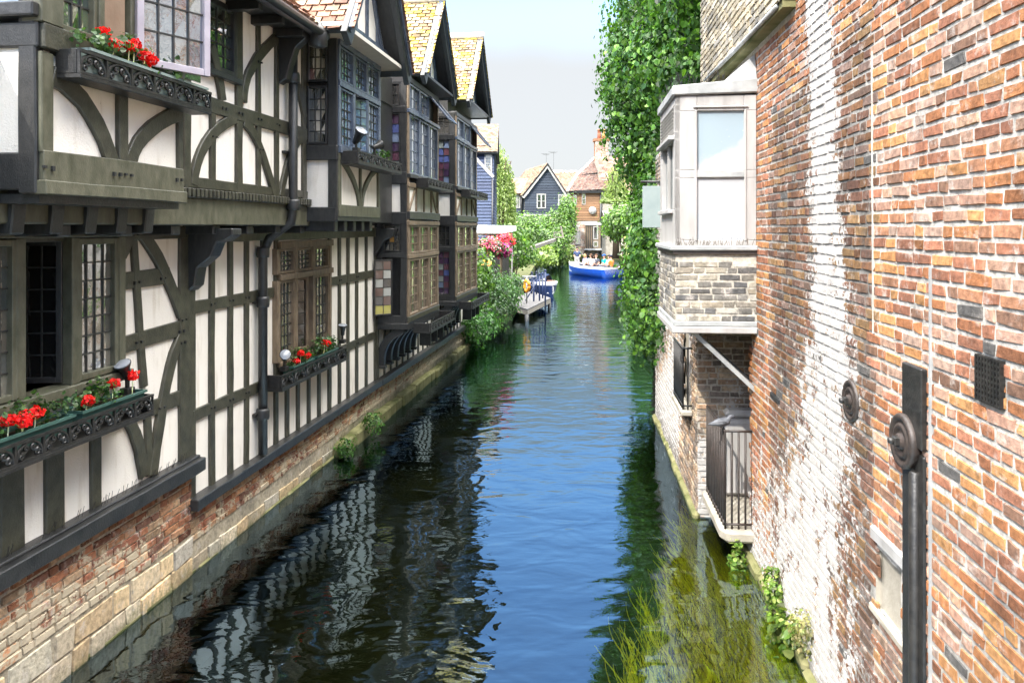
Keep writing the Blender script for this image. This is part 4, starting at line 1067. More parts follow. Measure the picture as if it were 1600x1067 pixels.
m = MB(mOf); m.box(YF0+.15, YF1-.12, 4.50, 4.78, -.055, -.045); m.build('louvre_back', 'room', orl)
m = MB(mOf); m.box(YF0+.22, YF1-.25, 3.70, 4.42, -.045, -.04, 0, (.08, .12, .13)); m.build('pane', 'glass', orl)
m = MB(mOf); q = (YF0+YF1)/2; m.box(q-.03, q+.03, 3.70, 4.42, -.04, -.005); m.box(YF0+.2, YF1-.2, 3.66, 3.70, 0, .05); m.box(YF0+.1, YF1-.1, 4.43, 4.47, 0, .06); m.build('mullion', 'white_paint', orl, .005)
m = MB(); e = .035
m.add([(XFo-e, YF0-e, 4.87), (XR+.02, YF0-e, 4.89), (XR+.02, YF1, 4.89), (XFo-e, YF1, 4.87), (XFo-e, YF0-e, 4.97), (XR+.02, YF0-e, 5.04), (XR+.02, YF1, 5.04), (XFo-e, YF1, 4.97)],
      [(0, 3, 2, 1), (4, 5, 6, 7), (0, 1, 5, 4), (1, 2, 6, 5), (2, 3, 7, 6), (3, 0, 4, 7)])
m.build('lead_roof', 'lead', orl, .012)
m = MB(); m.add([(XR-.32, YF0-.02, 5.02), (XR-.01, YF0-.03, 5.03), (XR-.01, YF0+.05, 5.30), (XR-.01, YF1, 5.34), (XR-.35, YF1, 5.0)], [(0, 1, 2), (0, 2, 3, 4)]); m.build('lead_flashing', 'lead', orl)
m = MB()
for k in range(60):
    t_ = rnd.random()
    if k < 34: x, y = XFo-.01+t_*.62, YF0-.01+rnd.uniform(0, .03)
    else: x, y = XFo-.01+rnd.uniform(0, .03), YF0+t_*1.4
    m.tube([(x, y, 4.97), (x+rnd.uniform(-.05, .05), y+rnd.uniform(-.05, .02), 5.07+rnd.uniform(0, .05))], .0028, 4)
m.build_stuff('bird_spikes', 'iron', orl)
m = MB(); m.box(XFo-.06, XR-.0, YF0-.06, YF1, 3.27, 3.325); m.build('ledge', 'lead', orl, .012)
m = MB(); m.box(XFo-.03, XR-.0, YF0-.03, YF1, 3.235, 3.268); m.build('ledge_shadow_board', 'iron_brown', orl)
m = MB()
for k in range(46):
    x = XFo-.02+rnd.random()*.8; y = YF0-.045
    m.tube([(x, y, 3.325), (x+rnd.uniform(-.03, .03), y-.01, 3.325+rnd.uniform(.02, .09))], .0025, 4)
m.build_stuff('dry_moss', 'bark', orl)
PAL_AP = [tuple(.74*x for x in c) for c in [(.22, .21, .19), (.28, .26, .22), (.17, .165, .16), (.40, .35, .27), (.46, .42, .34), (.60, .57, .50), (.25, .24, .22), (.33, .30, .25), (.15, .15, .15)]]
bricks('brick_apron', YF0-.0, -1, XFo, XR, 2.545, 3.235, PAL_AP, orl, 'brick_grey', (.46, .43, .37), fr='y', H=.069, L=.225, gap=.011, relief=.006, jc=.12)
bricks('brick_apron', XFo-.0, -1, YF0, YF1, 2.545, 3.235, PAL_AP, orl, 'brick_grey', (.46, .43, .37), fr='x', H=.069, L=.225, gap=.011, relief=.006, jc=.12)
m = MB(); m.box(XFo-.04, XR-.0, YF0-.04, YF1, 2.42, 2.49); m.build('bottom_ledge', 'white_paint', orl, .01)
m = MB(); m.box(XFo-.02, XR-.0, YF0-.02, YF1, 2.492, 2.544); m.build('lead_strip', 'lead', orl, .008)
m = MB()
m.tube([(1.20, YF0+.1, 2.42), (XR+.01, YF0+.14, 1.82)], .03, 4); m.build('strut', 'lead', orl)
m = MB(); m.tube([(1.20, YF0+.45, 2.42), (XR+.01, YF0+.45, 1.86)], .035, 4); m.build('strut', 'iron', orl)
# balcony with railing beneath
m = MB(); m.prism([(1.50, 8.32), (1.56, 8.2), (XR+.2, 8.2), (XR+.2, 9.5), (1.50, 9.5)], .2, .33); bal = m.build('balcony', 'stone', GH, .03)
m = MB()
def rail(m, P, z0, z1, n, r=.011):
    for k in range(n+1):
        x = P[0][0]+(P[1][0]-P[0][0])*k/n; y = P[0][1]+(P[1][1]-P[0][1])*k/n
        m.tube([(x, y, z0), (x, y, z1)], r, 6)
    for z in (z1, z0+.05): m.tube([(*P[0], z), (*P[1], z)], r*1.3, 6)
rail(m, ((1.55, 8.28), (1.55, 9.42)), .33, 1.36, 11); rail(m, ((1.55, 8.28), (XR, 8.28)), .33, 1.36, 4)
m.build('railing', 'iron_brown', bal)
m = MB(); m.box(1.30, 1.45, 9.85, 10.85, 1.12, 1.2); g2 = m.build('window_guard', 'stone', GH, .02)
m = MB(); rail(m, ((1.33, 9.9), (1.33, 10.8)), 1.2, 1.98, 8); rail(m, ((1.33, 9.9), (1.45, 9.9)), 1.2, 1.98, 2); m.build('railing', 'iron', g2)
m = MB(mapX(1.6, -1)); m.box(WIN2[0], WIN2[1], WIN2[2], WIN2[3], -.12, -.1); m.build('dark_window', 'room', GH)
window(GH, mapX(1.55, -1), WIN2[0], WIN2[1], WIN2[2], WIN2[3], 2, 3, 'white_paint', .06)
y = 2.2; m = MB(mR)
while y < 14:
    l = rnd.uniform(.3, .7); X_ = 0 if y < 9.4 else .38
    m.box(y, y+l, -.04, rnd.uniform(.03, .1), X_-.02, X_+.05+rnd.uniform(0, .03)); y += l
m.build('footing', 'stone_moss', GH, .03)
m = MB(mR); m.box(2.0, 9.4, -1.1, -.03, -.2, .02); m.box(9.4, 14.4, -1.1, -.03, .0, .40); m.build('submerged_base', 'algae', GH)
# pigeon on the railing
M['pigeon_wing'] = pm('pigeon_wing', (.035, .037, .042), (.10, .105, .115), 14, .6, .2, 60)
def bird():
    x, y, z = 1.52, 8.31, 1.385
    t = thing('pigeon', 'grey pigeon perched on the iron railing under the oriel', 'bird', 'R', (x, y, z))
    m = MB(); sx = -1
    body = [(-.17, .055, .012), (-.12, .06, .03), (-.05, .075, .055), (.02, .085, .065), (.07, .10, .055), (.10, .135, .034), (.12, .165, .03), (.145, .17, .028), (.165, .165, .012), (.185, .155, .004)]
    m.tube([(x+b[0]*.75, y, z+b[1]*.75) for b in body], [b[2]*.75 for b in body], 12)
    for s_ in (-1, 1): m.tube([(x+.02, y+s_*.02, z+.03), (x+.03, y+s_*.02, z)], .005, 5)
    m.build('body', pm('pigeon_feathers', (.06, .065, .075), (.16, .17, .19), 14, .6, .2, 60), t)
    for s_ in (-1, 1):
        m = MB(); m.tube([(x+.045, y+s_*.04, z+.068), (x-.015, y+s_*.045, z+.056), (x-.10, y+s_*.022, z+.041), (x-.14, y+s_*.008, z+.034)], [.015, .022, .015, .003], 8); m.build('wing', 'pigeon_wing', t)
bird()
# hanging signboard seen from behind
def sign():
    y = 12.5; xa, xb = onY('R', 1004, 357, y)[0], onY('R', 1037, 357, y)[0]; z1, z0 = onY('R', 1020, 291, y)[1], onY('R', 1020, 356, y)[1]
    t = thing('hanging_sign', 'plain grey green signboard hanging in front of the ivy', 'sign', 'R', ((xa+xb)/2, y, z0))
    m = MB(mapY(y)); m.box(xa, xb, z0, z1, -.025, .025); m.build('board', pm('sign_paint', (.20, .25, .25), (.26, .31, .30), 4, .6, .2, 40), t, .006)
    m = MB(); m.tube([(xa-.03, y, z1+.07), (xb+.25, y, z1+.07)], .02, 8)
    for x in (xa+.06, xb-.06): m.tube([(x, y, z1-.02), (x, y, z1+.07)], .008, 5)
    m.build('bracket', 'iron', t)
sign()
# --------------------------------------------------------- ivy over the next building
IVY = [(.045, .115, .02), (.06, .15, .026), (.03, .08, .016), (.08, .18, .035), (.035, .095, .03), (.11, .22, .035)]
iv = thing('ivy', 'dense dark green ivy climbing high over the building beyond the oriel', 'ivy', 'R', (2.2, 17, 0))
m = MB()
for k in range(9):
    x, y = rnd.uniform(2.32, 2.44), 14.3+k*1.1
    m.tube([(x, y, 0), (x-.1, y+.1, 2.5), (x+.1, y-.1, 5), (x, y, 8.5)], [.07, .05, .04, .02], 6)
m.build('stem', 'bark', iv)
m = MB(); m.box(2.45, 5.5, 14.0, 25, -.5, 8.6); m.box(2.3, 5.5, 10.5, 14.0, 4.5, 8.6); m.build('hidden_wall', 'bark', iv)
hi = [(2.2, 11.6, 8.6, .75, 1.0, 1.6), (2.1, 11.8, 6.8, .7, 1.0, 1.3), (2.2, 12.3, 5.6, .7, 1.2, .9), (2.0, 13.3, 8.0, .9, 1.3, 1.6), (1.95, 13.6, 6.2, .85, 1.3, 1.3), (2.65, 16, 9.3, 1.5, 2.3, 1.6), (1.95, 17.5, 8.2, 1.25, 2.5, 1.4), (1.85, 17.5, 7.0, 1.2, 2.4, 1.3), (1.75, 17.8, 5.8, 1.1, 2.3, 1.2), (2.5, 15.5, 7.0, 1.0, 2.0, 2.2), (2.3, 20, 7.6, 1.5, 2.6, 1.8), (3.1, 21.5, 9.3, 1.7, 2.5, 1.7), (1.95, 16.5, 4.9, .9, 1.8, .9), (1.75, 18.6, 6.6, .9, 1.4, 1.0), (1.85, 18.8, 8.2, .9, 1.4, 1.0), (1.5, 18, 7.0, .8, 1.3, 1.2)]
lo = [(1.85, 15.3, 3.9, .62, 1.7, .9), (1.72, 15.2, 3.0, .68, 1.6, .8), (1.62, 15.4, 2.1, .70, 1.6, .75), (1.72, 15.2, 1.45, .55, 1.2, .5), (1.6, 13.4, 1.9, .28, .7, .4), (1.85, 17, 2.2, .8, 1.6, 1.4)]
foliage('foliage', hi, 90000, .085, IVY, iv, .14, 'leaf_gloss', .75, 1.15, per=22, upn=.15, jit=.3)
foliage('foliage', lo, 26000, .075, IVY, iv, .13, 'leaf_gloss', .75, 1.15, per=16, upn=.15, jit=.3)
# wall plants and water weed
WALLPL = [(.12, .22, .03), (.18, .28, .05), (.09, .16, .03), (.25, .30, .08)]
for lab, bl, n, s in (('small leafy plant sprouting at the foot of the balcony', [(1.66, 8.15, .10, .08, .14, .12)], 150, .045),
                   ('yellow green clump growing from the wall foot, farther of two', [(1.77, 7.15, .22, .07, .16, .17)], 800, .03),
                   ('broad leaved plant growing at the waterline of the red brick wall', [(1.73, 6.6, .13, .09, .2, .12)], 150, .07),
                   ('dry straggly plant on the wall just above the broad leaved one', [(1.78, 6.3, .28, .07, .16, .18)], 420, .028)):
    t = thing('wall_plant', lab, 'plant', 'R', (XR, bl[0][1], 0), 'plants on the right wall foot')
    foliage('foliage', bl, n, s, WALLPL if 'dry' not in lab else [(.25, .24, .09), (.3, .26, .13), (.14, .17, .05)], t, s*.6, 'leaf', .2, .9, per=8)
for lab, x, y, z, r in (('small fern rooted in the mossy footing of the left bank wall', -3.98, 12.4, .25, .16), ('tiny green tuft on the left bank footing', -4.05, 11.3, .15, .10)):
    t = thing('fern', lab, 'plant', 'L', (x, y, 0), 'tufts on the left footing')
    foliage('foliage', [(x, y, z, r, r, r)], 320, .05, [(.05, .13, .02), (.08, .19, .03)], t, .04, 'leaf', .3, .6, per=8)
def weed():
    V, F, cc = [], [], []; n = 5200
    for k in range(n):
        y = 4.3+rng.random()*4.6; x0 = .05+.55*max(0, (6.3-y)/2.0); x = 1.75-abs(rng.normal(0, .55)) if rng.random() < .85 else 1.75-rng.random()*1.7
        if y > 6.8: x = 1.7-rng.random()*(.95-.30*(y-6.8))
        x = min(1.7, max(x, .42 if y < 6.2 else .6))
        L = rng.uniform(.35, 1.15); z = -.025-rng.random()*.16; a = rng.normal(.06, .14); w = rng.uniform(.0035, .0075); ph = rng.random()*6
        base = np.array([.78, .68, .05])*(1.2+rng.normal(0, .25)) if rng.random() < .75 else np.array([.14, .17, .02])*(1+rng.normal(0, .2))
        m_ = 8; o = len(V)
        for i in range(m_+1):
            t = i/m_; px_ = x+math.sin(a)*L*t+.035*math.sin(ph+t*5); py_ = y+L*t; pz = min(-.012, z+.40*t-.2*t*t)
            ww_ = w*(1-.7*t)
            V += [(px_-ww_, py_, pz), (px_+ww_, py_, pz+.006)]; cc += [base, base]
            if i: F.append((o+2*i-2, o+2*i-1, o+2*i+1, o+2*i))
    o = npmesh('water_weed', V, F, 'leaf', None, np.clip(np.array(cc), 0, 1), fr='R', loc=(1.0, 6.5, -.5))
    tag(o, 'long yellow green water weed trailing below the surface', 'water weed', kind='stuff')
weed()
# ================================================================== FAR BANK, BOATS, PEOPLE, PLANTS (frame W)
def wp(px, py, Y): return ((px-CX)/FPX*Y, CH-(py-HY)/FPX*Y)
def boards(mb, mp, poly_rows, col, jit=.12):
    pass
def clad(par, name, mp, a0, a1, b0, b1, pal, gab=None, h=.2, mat='board_navy'):
    "overlapping weatherboards; gab(b) -> (a0,a1) narrows them in a gable"
    m = MB(mp); b = b0
    while b < b1:
        lo, hi = (a0, a1) if not gab else gab(b)
        if hi-lo > .1:
            hi2 = min(b+h+.03, b1+.03); l2, h2 = (lo, hi) if not gab else gab(min(hi2, b1))
            f_ = rnd.uniform(.88, 1.14); c = tuple(x*f_ for x in rnd.choice(pal))
            m.add([(lo, b, .05), (hi, b, .05), (h2 if gab else hi, hi2, .0), (l2 if gab else lo, hi2, .0), (lo, b, -.02), (hi, b, -.02)], [(0, 1, 2, 3), (4, 5, 1, 0)], 0, c)
        b += h
    return m.build(name, mat, par)
NAVY = [(.03, .042, .062), (.038, .052, .075), (.026, .036, .055)]
TILES_B = [(.115, .06, .045), (.135, .075, .055), (.095, .05, .04), (.15, .095, .07), (.12, .085, .07)]
TILES_O = [(.24, .15, .09), (.27, .18, .11), (.21, .12, .08), (.29, .22, .13)]
def house(label, loc): return thing('house', label, 'house', 'W', loc, 'houses beyond the bend')
# blue boarded house just past the timber houses
def bluehouse():
    Y = 42.; s = FPX/Y
    xa, xb = wp(700, 0, Y)[0], wp(772, 0, Y)[0]; ze = wp(0, 238, Y)[1]; zr = wp(0, 202, Y)[1]
    t = house('blue weatherboarded house with tiled roof right behind the timber framed row', (xa, Y, .6))
    m = MB(); m.box(xa, xb-.03, Y+.06, Y+7, .3, ze); m.build('wall', 'rope', t)
    BLU = [(.055, .075, .14), (.065, .09, .165), (.05, .065, .12)]
    clad(t, 'weatherboard', mapY(Y), xa, xb, .5, ze, BLU, h=.17)
    clad(t, 'weatherboard', mapX(xb-.02), Y, Y+7, .5, ze, BLU, h=.17)
    m = MB(); slab(m, (xa-.4, Y-.3, ze-.05), (xb-xa+.6, 0, 0), (0, 3.2, 1.9), .1); slab(m, (xa-.4, Y+6.4, ze-.05), (xb-xa+.6, 0, 0), (0, -3.4, 1.9), .1); m.build('roof_boarding', 'timber_black', t)
    tiles('tile_roof', (xa-.4, Y-.35, ze), (xb-xa+.6, 0, 0), (0, 3.2, 1.9), 16, 20, TILES_O, t)
    x0, z1 = wp(757, 240, Y); x1, z0 = wp(769, 276, Y)
    window(t, mapY(Y-.06), x0, x1, z0, z1, 1, 2, 'white_paint', .08, colors=lambda i, j: (.10, .12, .13))
    # lean-to with white verge in front
    p0, p1 = wp(725, 228, Y-2), wp(771, 277, Y-2)
    m = MB(mapY(Y-2)); m.beam([p0, p1], .16, -.05, .06); m.build('verge_board', 'white_paint', t)
    clad(t, 'weatherboard', mapY(Y-2), p0[0]-.6, p1[0], .5, p0[1], BLU, lambda b: (p0[0]-.6, p1[0]-.04 if b < p1[1] else p1[0]-.04-(b-p1[1])*(p1[0]-p0[0])/(p0[1]-p1[1])), h=.17)
    m = MB(); m.prism([(p0[0]-.6, .4), (p1[0]-.06, .4), (p1[0]-.06, p1[1]-.05), (p0[0], p0[1]-.1), (p0[0]-.6, p0[1]-.1)], 0, 1)
    m.v = [(p[0], Y-1.93+p[2]*1.9, p[1]) for p in m.v]; m.build('lean_to', 'rope', t)
    m = MB(); m.tube([(p1[0]-.05, Y-2.08, p1[1]-.1), (p1[0]-.05, Y-2.08, .6)], .05, 8); m.build('downpipe', 'timber_black', t)
bluehouse()
# navy boarded house with white bargeboards
def navyhouse():
    Y = 76.
    P = lambda x, y: wp(x, y, Y)
    xl, xr = P(820, 0)[0], P(884, 0)[0]; ap = P(855.5, 259); ze = P(0, 303)[1]; zb = P(0, 335)[1]
    t = house('navy weatherboarded house with white bargeboards above the hedge', ((xl+xr)/2, Y, 1))
    m = MB(); m.box(xl, xr, Y+.08, Y+9, .4, ze); m.box(P(790, 0)[0], xl, Y+1.1, Y+9, .4, P(0, 300)[1]); m.build('wall', 'stone', t)
    def gb(b):
        if b < ze: return (xl, xr)
        f = (ap[1]-b)/(ap[1]-ze); return (ap[0]-(ap[0]-xl)*f, ap[0]+(xr-ap[0])*f)
    clad(t, 'weatherboard', mapY(Y), xl, xr, zb, ap[1]-.1, NAVY, gb, .26)
    m = MB(); m.prism([(xl, ze-.3), (xr, ze-.3), (ap[0], ap[1]-.2)], 0, 1); m.v = [(p[0], Y+.08+p[2]*8, p[1]) for p in m.v]; m.build('gable_core', 'timber_black', t)
    m = MB(mapY(Y)); m.beam([P(817, 309), ap], .32, 0, .3); m.beam([(P(889, 311)), ap], .32, 0, .3); m.box(xl-.2, xr+.2, zb-.18, zb, -.05, .12); m.build('bargeboard', 'white_paint', t)
    for sg, e in ((-1, P(816, 308)), (1, P(889, 309))):
        U_ = (-2.0, 9, 0) if sg < 0 else (0, 9, 0)
        m = MB(); slab(m, (e[0], Y-.35, e[1]+.15), U_, (ap[0]-e[0], 0, ap[1]+.05-e[1]), .12); m.build('roof_boarding', 'timber_black', t)
        tiles('tile_roof', (e[0], Y-.38, e[1]+.17), U_, (ap[0]-e[0], 0, ap[1]+.05-e[1]), 30, 18, TILES_O, t)
    for px0, px1, y0, y1 in ((838.5, 853, 303, 326), (872, 884, 304, 322)):
        a, b = P(px0, y1), P(px1, y0)
        w = window(t, mapY(Y-.06), a[0], b[0], a[1], b[1], 1, 2, 'white_paint', .11, colors=lambda i, j: (.03, .035, .04), lead='white_paint', lw=.06)
        m = MB(mapY(Y-.06)); m.box((a[0]+b[0])/2-.07, (a[0]+b[0])/2+.07, a[1]+.1, b[1]-.1, -.03, .04); m.build('mullion', 'white_paint', w)
    # recessed wing on the left with its own little tiled roof
    x0, x1 = P(789, 0)[0], P(822, 0)[0]; zw = P(0, 302)[1]
    clad(t, 'weatherboard', mapY(Y+1), x0, x1, zb, zw, NAVY, None, .26)
    gx = P(795, 276)
    clad(t, 'weatherboard', mapX(x0-.02), Y+1, Y+6, zb, zw, NAVY, None, .26)
    tiles('tile_roof', (x0-.1, Y+.6, zw), (x1-x0+.5, 0, 0), (.25, 2.6, gx[1]-zw), 12, 10, [(.28, .16, .10), (.31, .2, .13), (.25, .14, .09)], t)
    m = MB(); m.add([(x0-.1, Y+.65, zw-.02), (x1+.3, Y+.65, zw-.02), (x1+.3, Y+3.2, gx[1]-.03), (x0+.15, Y+3.2, gx[1]-.03)], [(0, 1, 2, 3)]); m.build('roof_boarding', 'timber_black', t)
    m = MB(); m.beam([(x0-.15, zw-.1), (x0+.2, gx[1]+.05)], .25, 0, .1); m.v = [(p[0], Y+.5+p[2], p[1]) for p in m.v]; m.build('bargeboard', 'white_paint', t)
    a, b = P(803, 325), P(813, 304); window(t, mapY(Y+.94), a[0], b[0], a[1], b[1], 3, 1, 'white_paint', .1, colors=lambda i, j: (.05, .05, .05), lead='white_paint', lw=.08)
    m = MB(); q = P(815, 0)[0]; m.tube([(q, Y+.8, zw), (q, Y+.8, zb-.5)], .08, 8); m.build('downpipe', 'timber_black', t)
    m = MB(); 
    for k in range(4): m.prism([(0, 0), (1, 0), (1, 1.3), (.5, 1.5), (0, 1.3)], 0, .3)
    m = MB(); m.box(P(792, 0)[0], P(850, 0)[0], Y+.3, Y+.5, .4, zb-.2); m.build('arch_wall', 'white_paint', t)
    # big roof behind
    r0, r1 = P(822, 262), P(857, 258)
navyhouse()
def redroof():
    Y = 97.; P = lambda x, y: wp(x, y, Y)
    a, b = P(855, 298), P(925, 266)
    t = house('long red tiled roof between the navy house and the brown house', ((a[0]+b[0])/2, Y+3, 1))
    m = MB(); m.box(a[0], b[0], Y+.3, Y+7, .5, a[1]); m.build('wall', 'stone', t)
    tiles('tile_roof', (a[0], Y, a[1]), (b[0]-a[0], 0, 0), (0, 4, b[1]-a[1]), 22, 16, [(.25, .115, .07), (.27, .14, .085), (.22, .10, .06)], t)
    m = MB(); slab(m, (a[0], Y, a[1]), (b[0]-a[0], 0, 0), (0, 4, b[1]-a[1]), .1); m.build('roof_boarding', 'timber_black', t)
    m = MB(); m.tube([(a[0], Y+4, b[1]+.05), (b[0], Y+4, b[1]+.05)], .16, 8); m.build('ridge_tile', 'tile_lichen', t)
    q = P(874, 268); m = MB(); m.box(q[0]-.6, q[0]+.6, Y+4, Y+5, q[1]-1, q[1]+.5); m.build('chimney', 'white_paint', t)
    m = MB()
    for px, dy in ((856, 235), (868, 232)):
        q = P(px, dy); m.tube([(q[0], Y+4.4, b[1]), (q[0], Y+4.4, q[1])], .02, 4)
        for k in range(4): m.tube([(q[0]-.7+k*.1, Y+4.4, q[1]-.05*k), (q[0]+.5-k*.1, Y+4.4, q[1]-.05-.05*k)], .012, 4)
    m.build('aerial', 'leading', t)
redroof()
def brownhouse():
    Y = 86.; P = lambda x, y, d=0: wp(x, y, Y+d)
    t = house('tall brown boarded and brick house with steep roof and chimney at the bend', (P(925, 0)[0], Y, .5))
    xl, xr = P(891, 0)[0], P(937, 0)[0]; xr2 = P(990, 0)[0]; ze = P(0, 300)[1]; zm = P(0, 345)[1]
    m = MB(); m.box(xl+.05, xr2, Y+.08, Y+10, -.3, ze); m.build('wall', 'stone', t)
    OR_ = [(.24, .135, .065), (.29, .16, .08), (.21, .115, .055)]
    clad(t, 'weatherboard', mapY(Y), xl, xr, zm, ze, OR_, None, .27)
    bricks('brick_wall', Y+.05, -1, xl, xr, -.3, zm, [(.55, .45, .38), (.6, .5, .44), (.45, .3, .24), (.62, .56, .5)], t, 'brick_grey', (.62, .58, .52), fr='y', H=.2, L=.55, gap=.03, relief=.02, white=lambda x, z: np.full(len(x), .25))
    bricks('brick_wall', Y+.9, -1, xr, xr2, -.3, ze+4.0, [(.50, .30, .22), (.55, .36, .27), (.45, .25, .18), (.58, .44, .36)], t, 'brick_grey', (.6, .5, .42), fr='y', H=.2, L=.55, gap=.03, relief=.02, white=lambda x, z: np.full(len(x), .22))
    m = MB(); m.box(xr, xr2, Y+1, Y+9, ze, ze+3.9); m.build('gable_core', 'stone', t)
    # steep roof, curved at the foot
    e0, e1 = P(886, 299), P(950, 294); r0, r1 = P(929, 247, 7), P(990, 205, 7)
    mid0, mid1 = P(905, 278, 2.2), P(962, 262, 2.2)
    def rf(a, b, c, d, n): # quad roof patch from tiles
        tiles('tile_roof', (a[0], a[1], a[2]), (b[0]-a[0], b[1]-a[1], b[2]-a[2]), (c[0]-a[0], c[1]-a[1], c[2]-a[2]), 26, n, TILES_B, t)
        m = MB(); dn = lambda p: (p[0]+.15, p[1]+.25, p[2]-.3); m.add([dn(a), dn(b), dn((b[0]+c[0]-a[0], b[1]+c[1]-a[1], b[2]+c[2]-a[2])), dn(c)], [(0, 1, 2, 3)], mp=ident); m.build('roof_boarding', 'timber_black', t)
    z_e = e0[1]; z_m = wp(0, 272, Y+2.2)[1]
    A, B = (e0[0], Y-.5, z_e), (e1[0], Y-.5, z_e+.25)
    Cc, D = (P(901, 0, 2)[0], Y+2, z_m-.2), (P(962, 0, 2)[0], Y+2, z_m+.5)
    rf(A, B, Cc, D, 9)
    E, F_ = (P(929, 0, 7)[0], Y+7, P(0, 247, 7)[1]), (P(990, 0, 7)[0], Y+7, P(0, 220, 7)[1])
    rf(Cc, D, E, F_, 20)
    m = MB()
    m.tube([A, Cc, E], .16, 6, mapped=False); m.build('hip_tile', 'tile_lichen', t)
    m = MB(); m.tube([(B[0], Y-.55, B[2]), (D[0]+.1, Y+1.9, D[2]), (F_[0], Y+6.9, F_[2])], .2, 6, mapped=False); m.build('verge', 'white_paint', t)
    m = MB(); m.box(xl-.2, P(948, 0)[0], Y-.35, Y-.05, ze-.15, ze+.05); m.build('eaves_board', 'timber_black', t)
    c0 = P(929.5, 247, 5); c1 = P(950, 221, 5)
    bricks('chimney', Y+4.6, -1, c0[0], c1[0], c0[1]-3.2, c1[1], [(.48, .30, .24), (.55, .38, .31), (.42, .24, .18)], t, 'brick_grey', (.55, .5, .44), fr='y', H=.2, L=.55, gap=.03, relief=.02)
    m = MB(); m.box(c0[0], c1[0], Y+4.63, Y+6, c0[1]-3.5, c1[1]); m.box(c0[0]-.15, c1[0]+.15, Y+4.5, Y+6.1, c1[1]-.02, c1[1]+.3); m.build('chimney_cap', 'brick_core', t)
    for px, cc in ((936.5, .0), (943.5, .1)):
        q = P(px, 0, 5)[0]; m = MB(); m.lathe([(.24, 0), (.20, .6), (.19, 1.0), (.25, 1.02), (.25, 1.15)], (q, Y+5.2, c1[1]+.28), 'z', 12); m.build('chimney_pot', 'tile_pot' if cc == 0 else 'tile_pot2', t)
    for px0, px1, y0, y1 in ((896, 901, 304, 320), (909, 915, 302, 320)):
        a, b = P(px0, y1), P(px1, y0); window(t, mapY(Y-.06), a[0], b[0], a[1], b[1], 1, 2, 'white_paint', .07, colors=lambda i, j: (.08, .09, .10), lead='white_paint', lw=.05)
    # oriel over the water
    a, b = P(914, 388), P(937, 352)
    m = MB(); m.box(a[0], b[0], Y-.9, Y, a[1], b[1]); ob = m.build('oriel', 'timber_brown', t)
    for px0, px1, y0, y1 in ((927, 934.5, 354, 374), (927, 934.5, 377, 386)):
        c, d = P(px0, y1, -.9), P(px1, y0, -.9); window(ob, mapY(Y-.92), c[0], d[0], c[1], d[1], 1, 1, 'white_paint', .09, 'casement', colors=lambda i, j: (.012, .012, .012))
    m = MB(mapY(Y-.9))
    for k in range(4): q = P(915+k*3, 0)[0]; m.box(q, q+.08, a[1], b[1], 0, .05)
    m.build('stud', 'timber_black', ob)
    m = MB(); m.add([(a[0]-.1, Y-1, b[1]), (b[0]+.1, Y-1, b[1]), (b[0]+.1, Y, b[1]+.35), (a[0]-.1, Y, b[1]+.35)], [(0, 1, 2, 3)]); m.build('oriel_roof', 'lead', ob); m = MB(); m.box(a[0]-.1, b[0]+.1, Y-1, Y, a[1]-.2, a[1]); m.build('oriel_floor', 'lead', ob)
    a, b = P(899, 382), P(907, 361); window(t, mapY(Y-.04), a[0], b[0], a[1], b[1], 3, 2, 'white_paint', .08, colors=lambda i, j: (.3, .3, .28), lead='white_paint', lw=.06)
    a, b = P(944, 395), P(950, 374); window(t, mapY(Y+.8), a[0], b[0], a[1], b[1], 2, 4, 'white_paint', .05, colors=lambda i, j: (.04, .04, .05), lead='white_paint', lw=.06)
    q = P(938.5, 0)[0]; m = MB(); m.tube([(q, Y-.1, ze), (q, Y-.1, .5)], .12, 8); m.build('downpipe', 'timber_black', t)
    # white satellite dish on the front
    q = P(925.5, 329); m = MB(); m.lathe([(.06, 0), (.42, .05), (.44, .12), (.2, .2)], (q[0], Y-.3, q[1]), 'y', 18); m.build('wall_disc', 'white_paint', t)
    # lower lean-to with white edge
    a, b = P(941, 330), P(986, 322)
    m = MB(); m.add([(a[0], Y-1, a[1]-.4), (b[0], Y-1, a[1]-.4), (b[0], Y+.9, a[1]+.4), (a[0], Y+.9, a[1]+.4)], [(0, 1, 2, 3)]); m.build('lean_to_roof', 'lead', t)
    m = MB(); m.box(a[0], b[0], Y-1.05, Y-.98, a[1]-.5, a[1]-.35); m.build('fascia', 'white_paint', t)
M['brick_core'] = pm('plain_brick', (.20, .10, .06), (.34, .18, .11), 4, .9, .5, 25, .2)
M['tile_pot'] = pm('clay_pot', (.34, .12, .07), (.42, .17, .1), 4, .8, .2, 30); M['tile_pot2'] = pm('buff_pot', (.5, .3, .1), (.58, .36, .14), 4, .8, .2, 30)
brownhouse()
# ------------------------------------------------------------------ trees and hedges
SHRUB = [(.075, .155, .026), (.11, .21, .04), (.05, .11, .018), (.15, .25, .055)]
def plant(name, label, cat, blobs, n, size, pal, loc, group=None, clump=.3, trunk=None, mat='leaf', **k):
    t = thing(name, label, cat, 'W', loc, group)
    if trunk:
        m = MB()
        for pts, r in trunk: m.tube(pts, r, 7)
        m.build('trunk', 'bark', t)
    foliage('crown' if trunk else 'foliage', blobs, n, size, pal, t, clump, mat, **k)
    return t
def B(px, py, Y, rx, ry, rz):
    q = wp(px, py, Y); return (q[0], Y, q[1], rx, ry, rz)
def bole(bl, z0=.5, r=.12):
    "stems rising from the ground into each blob"
    x = sum(b[0] for b in bl)/len(bl); y = sum(b[1] for b in bl)/len(bl)
    return [([(x, y, z0), (x*.6+b[0]*.4, y*.6+b[1]*.4, z0+(b[2]-z0)*.5), (b[0], b[1], b[2])], [r, r*.7, r*.3]) for b in bl]
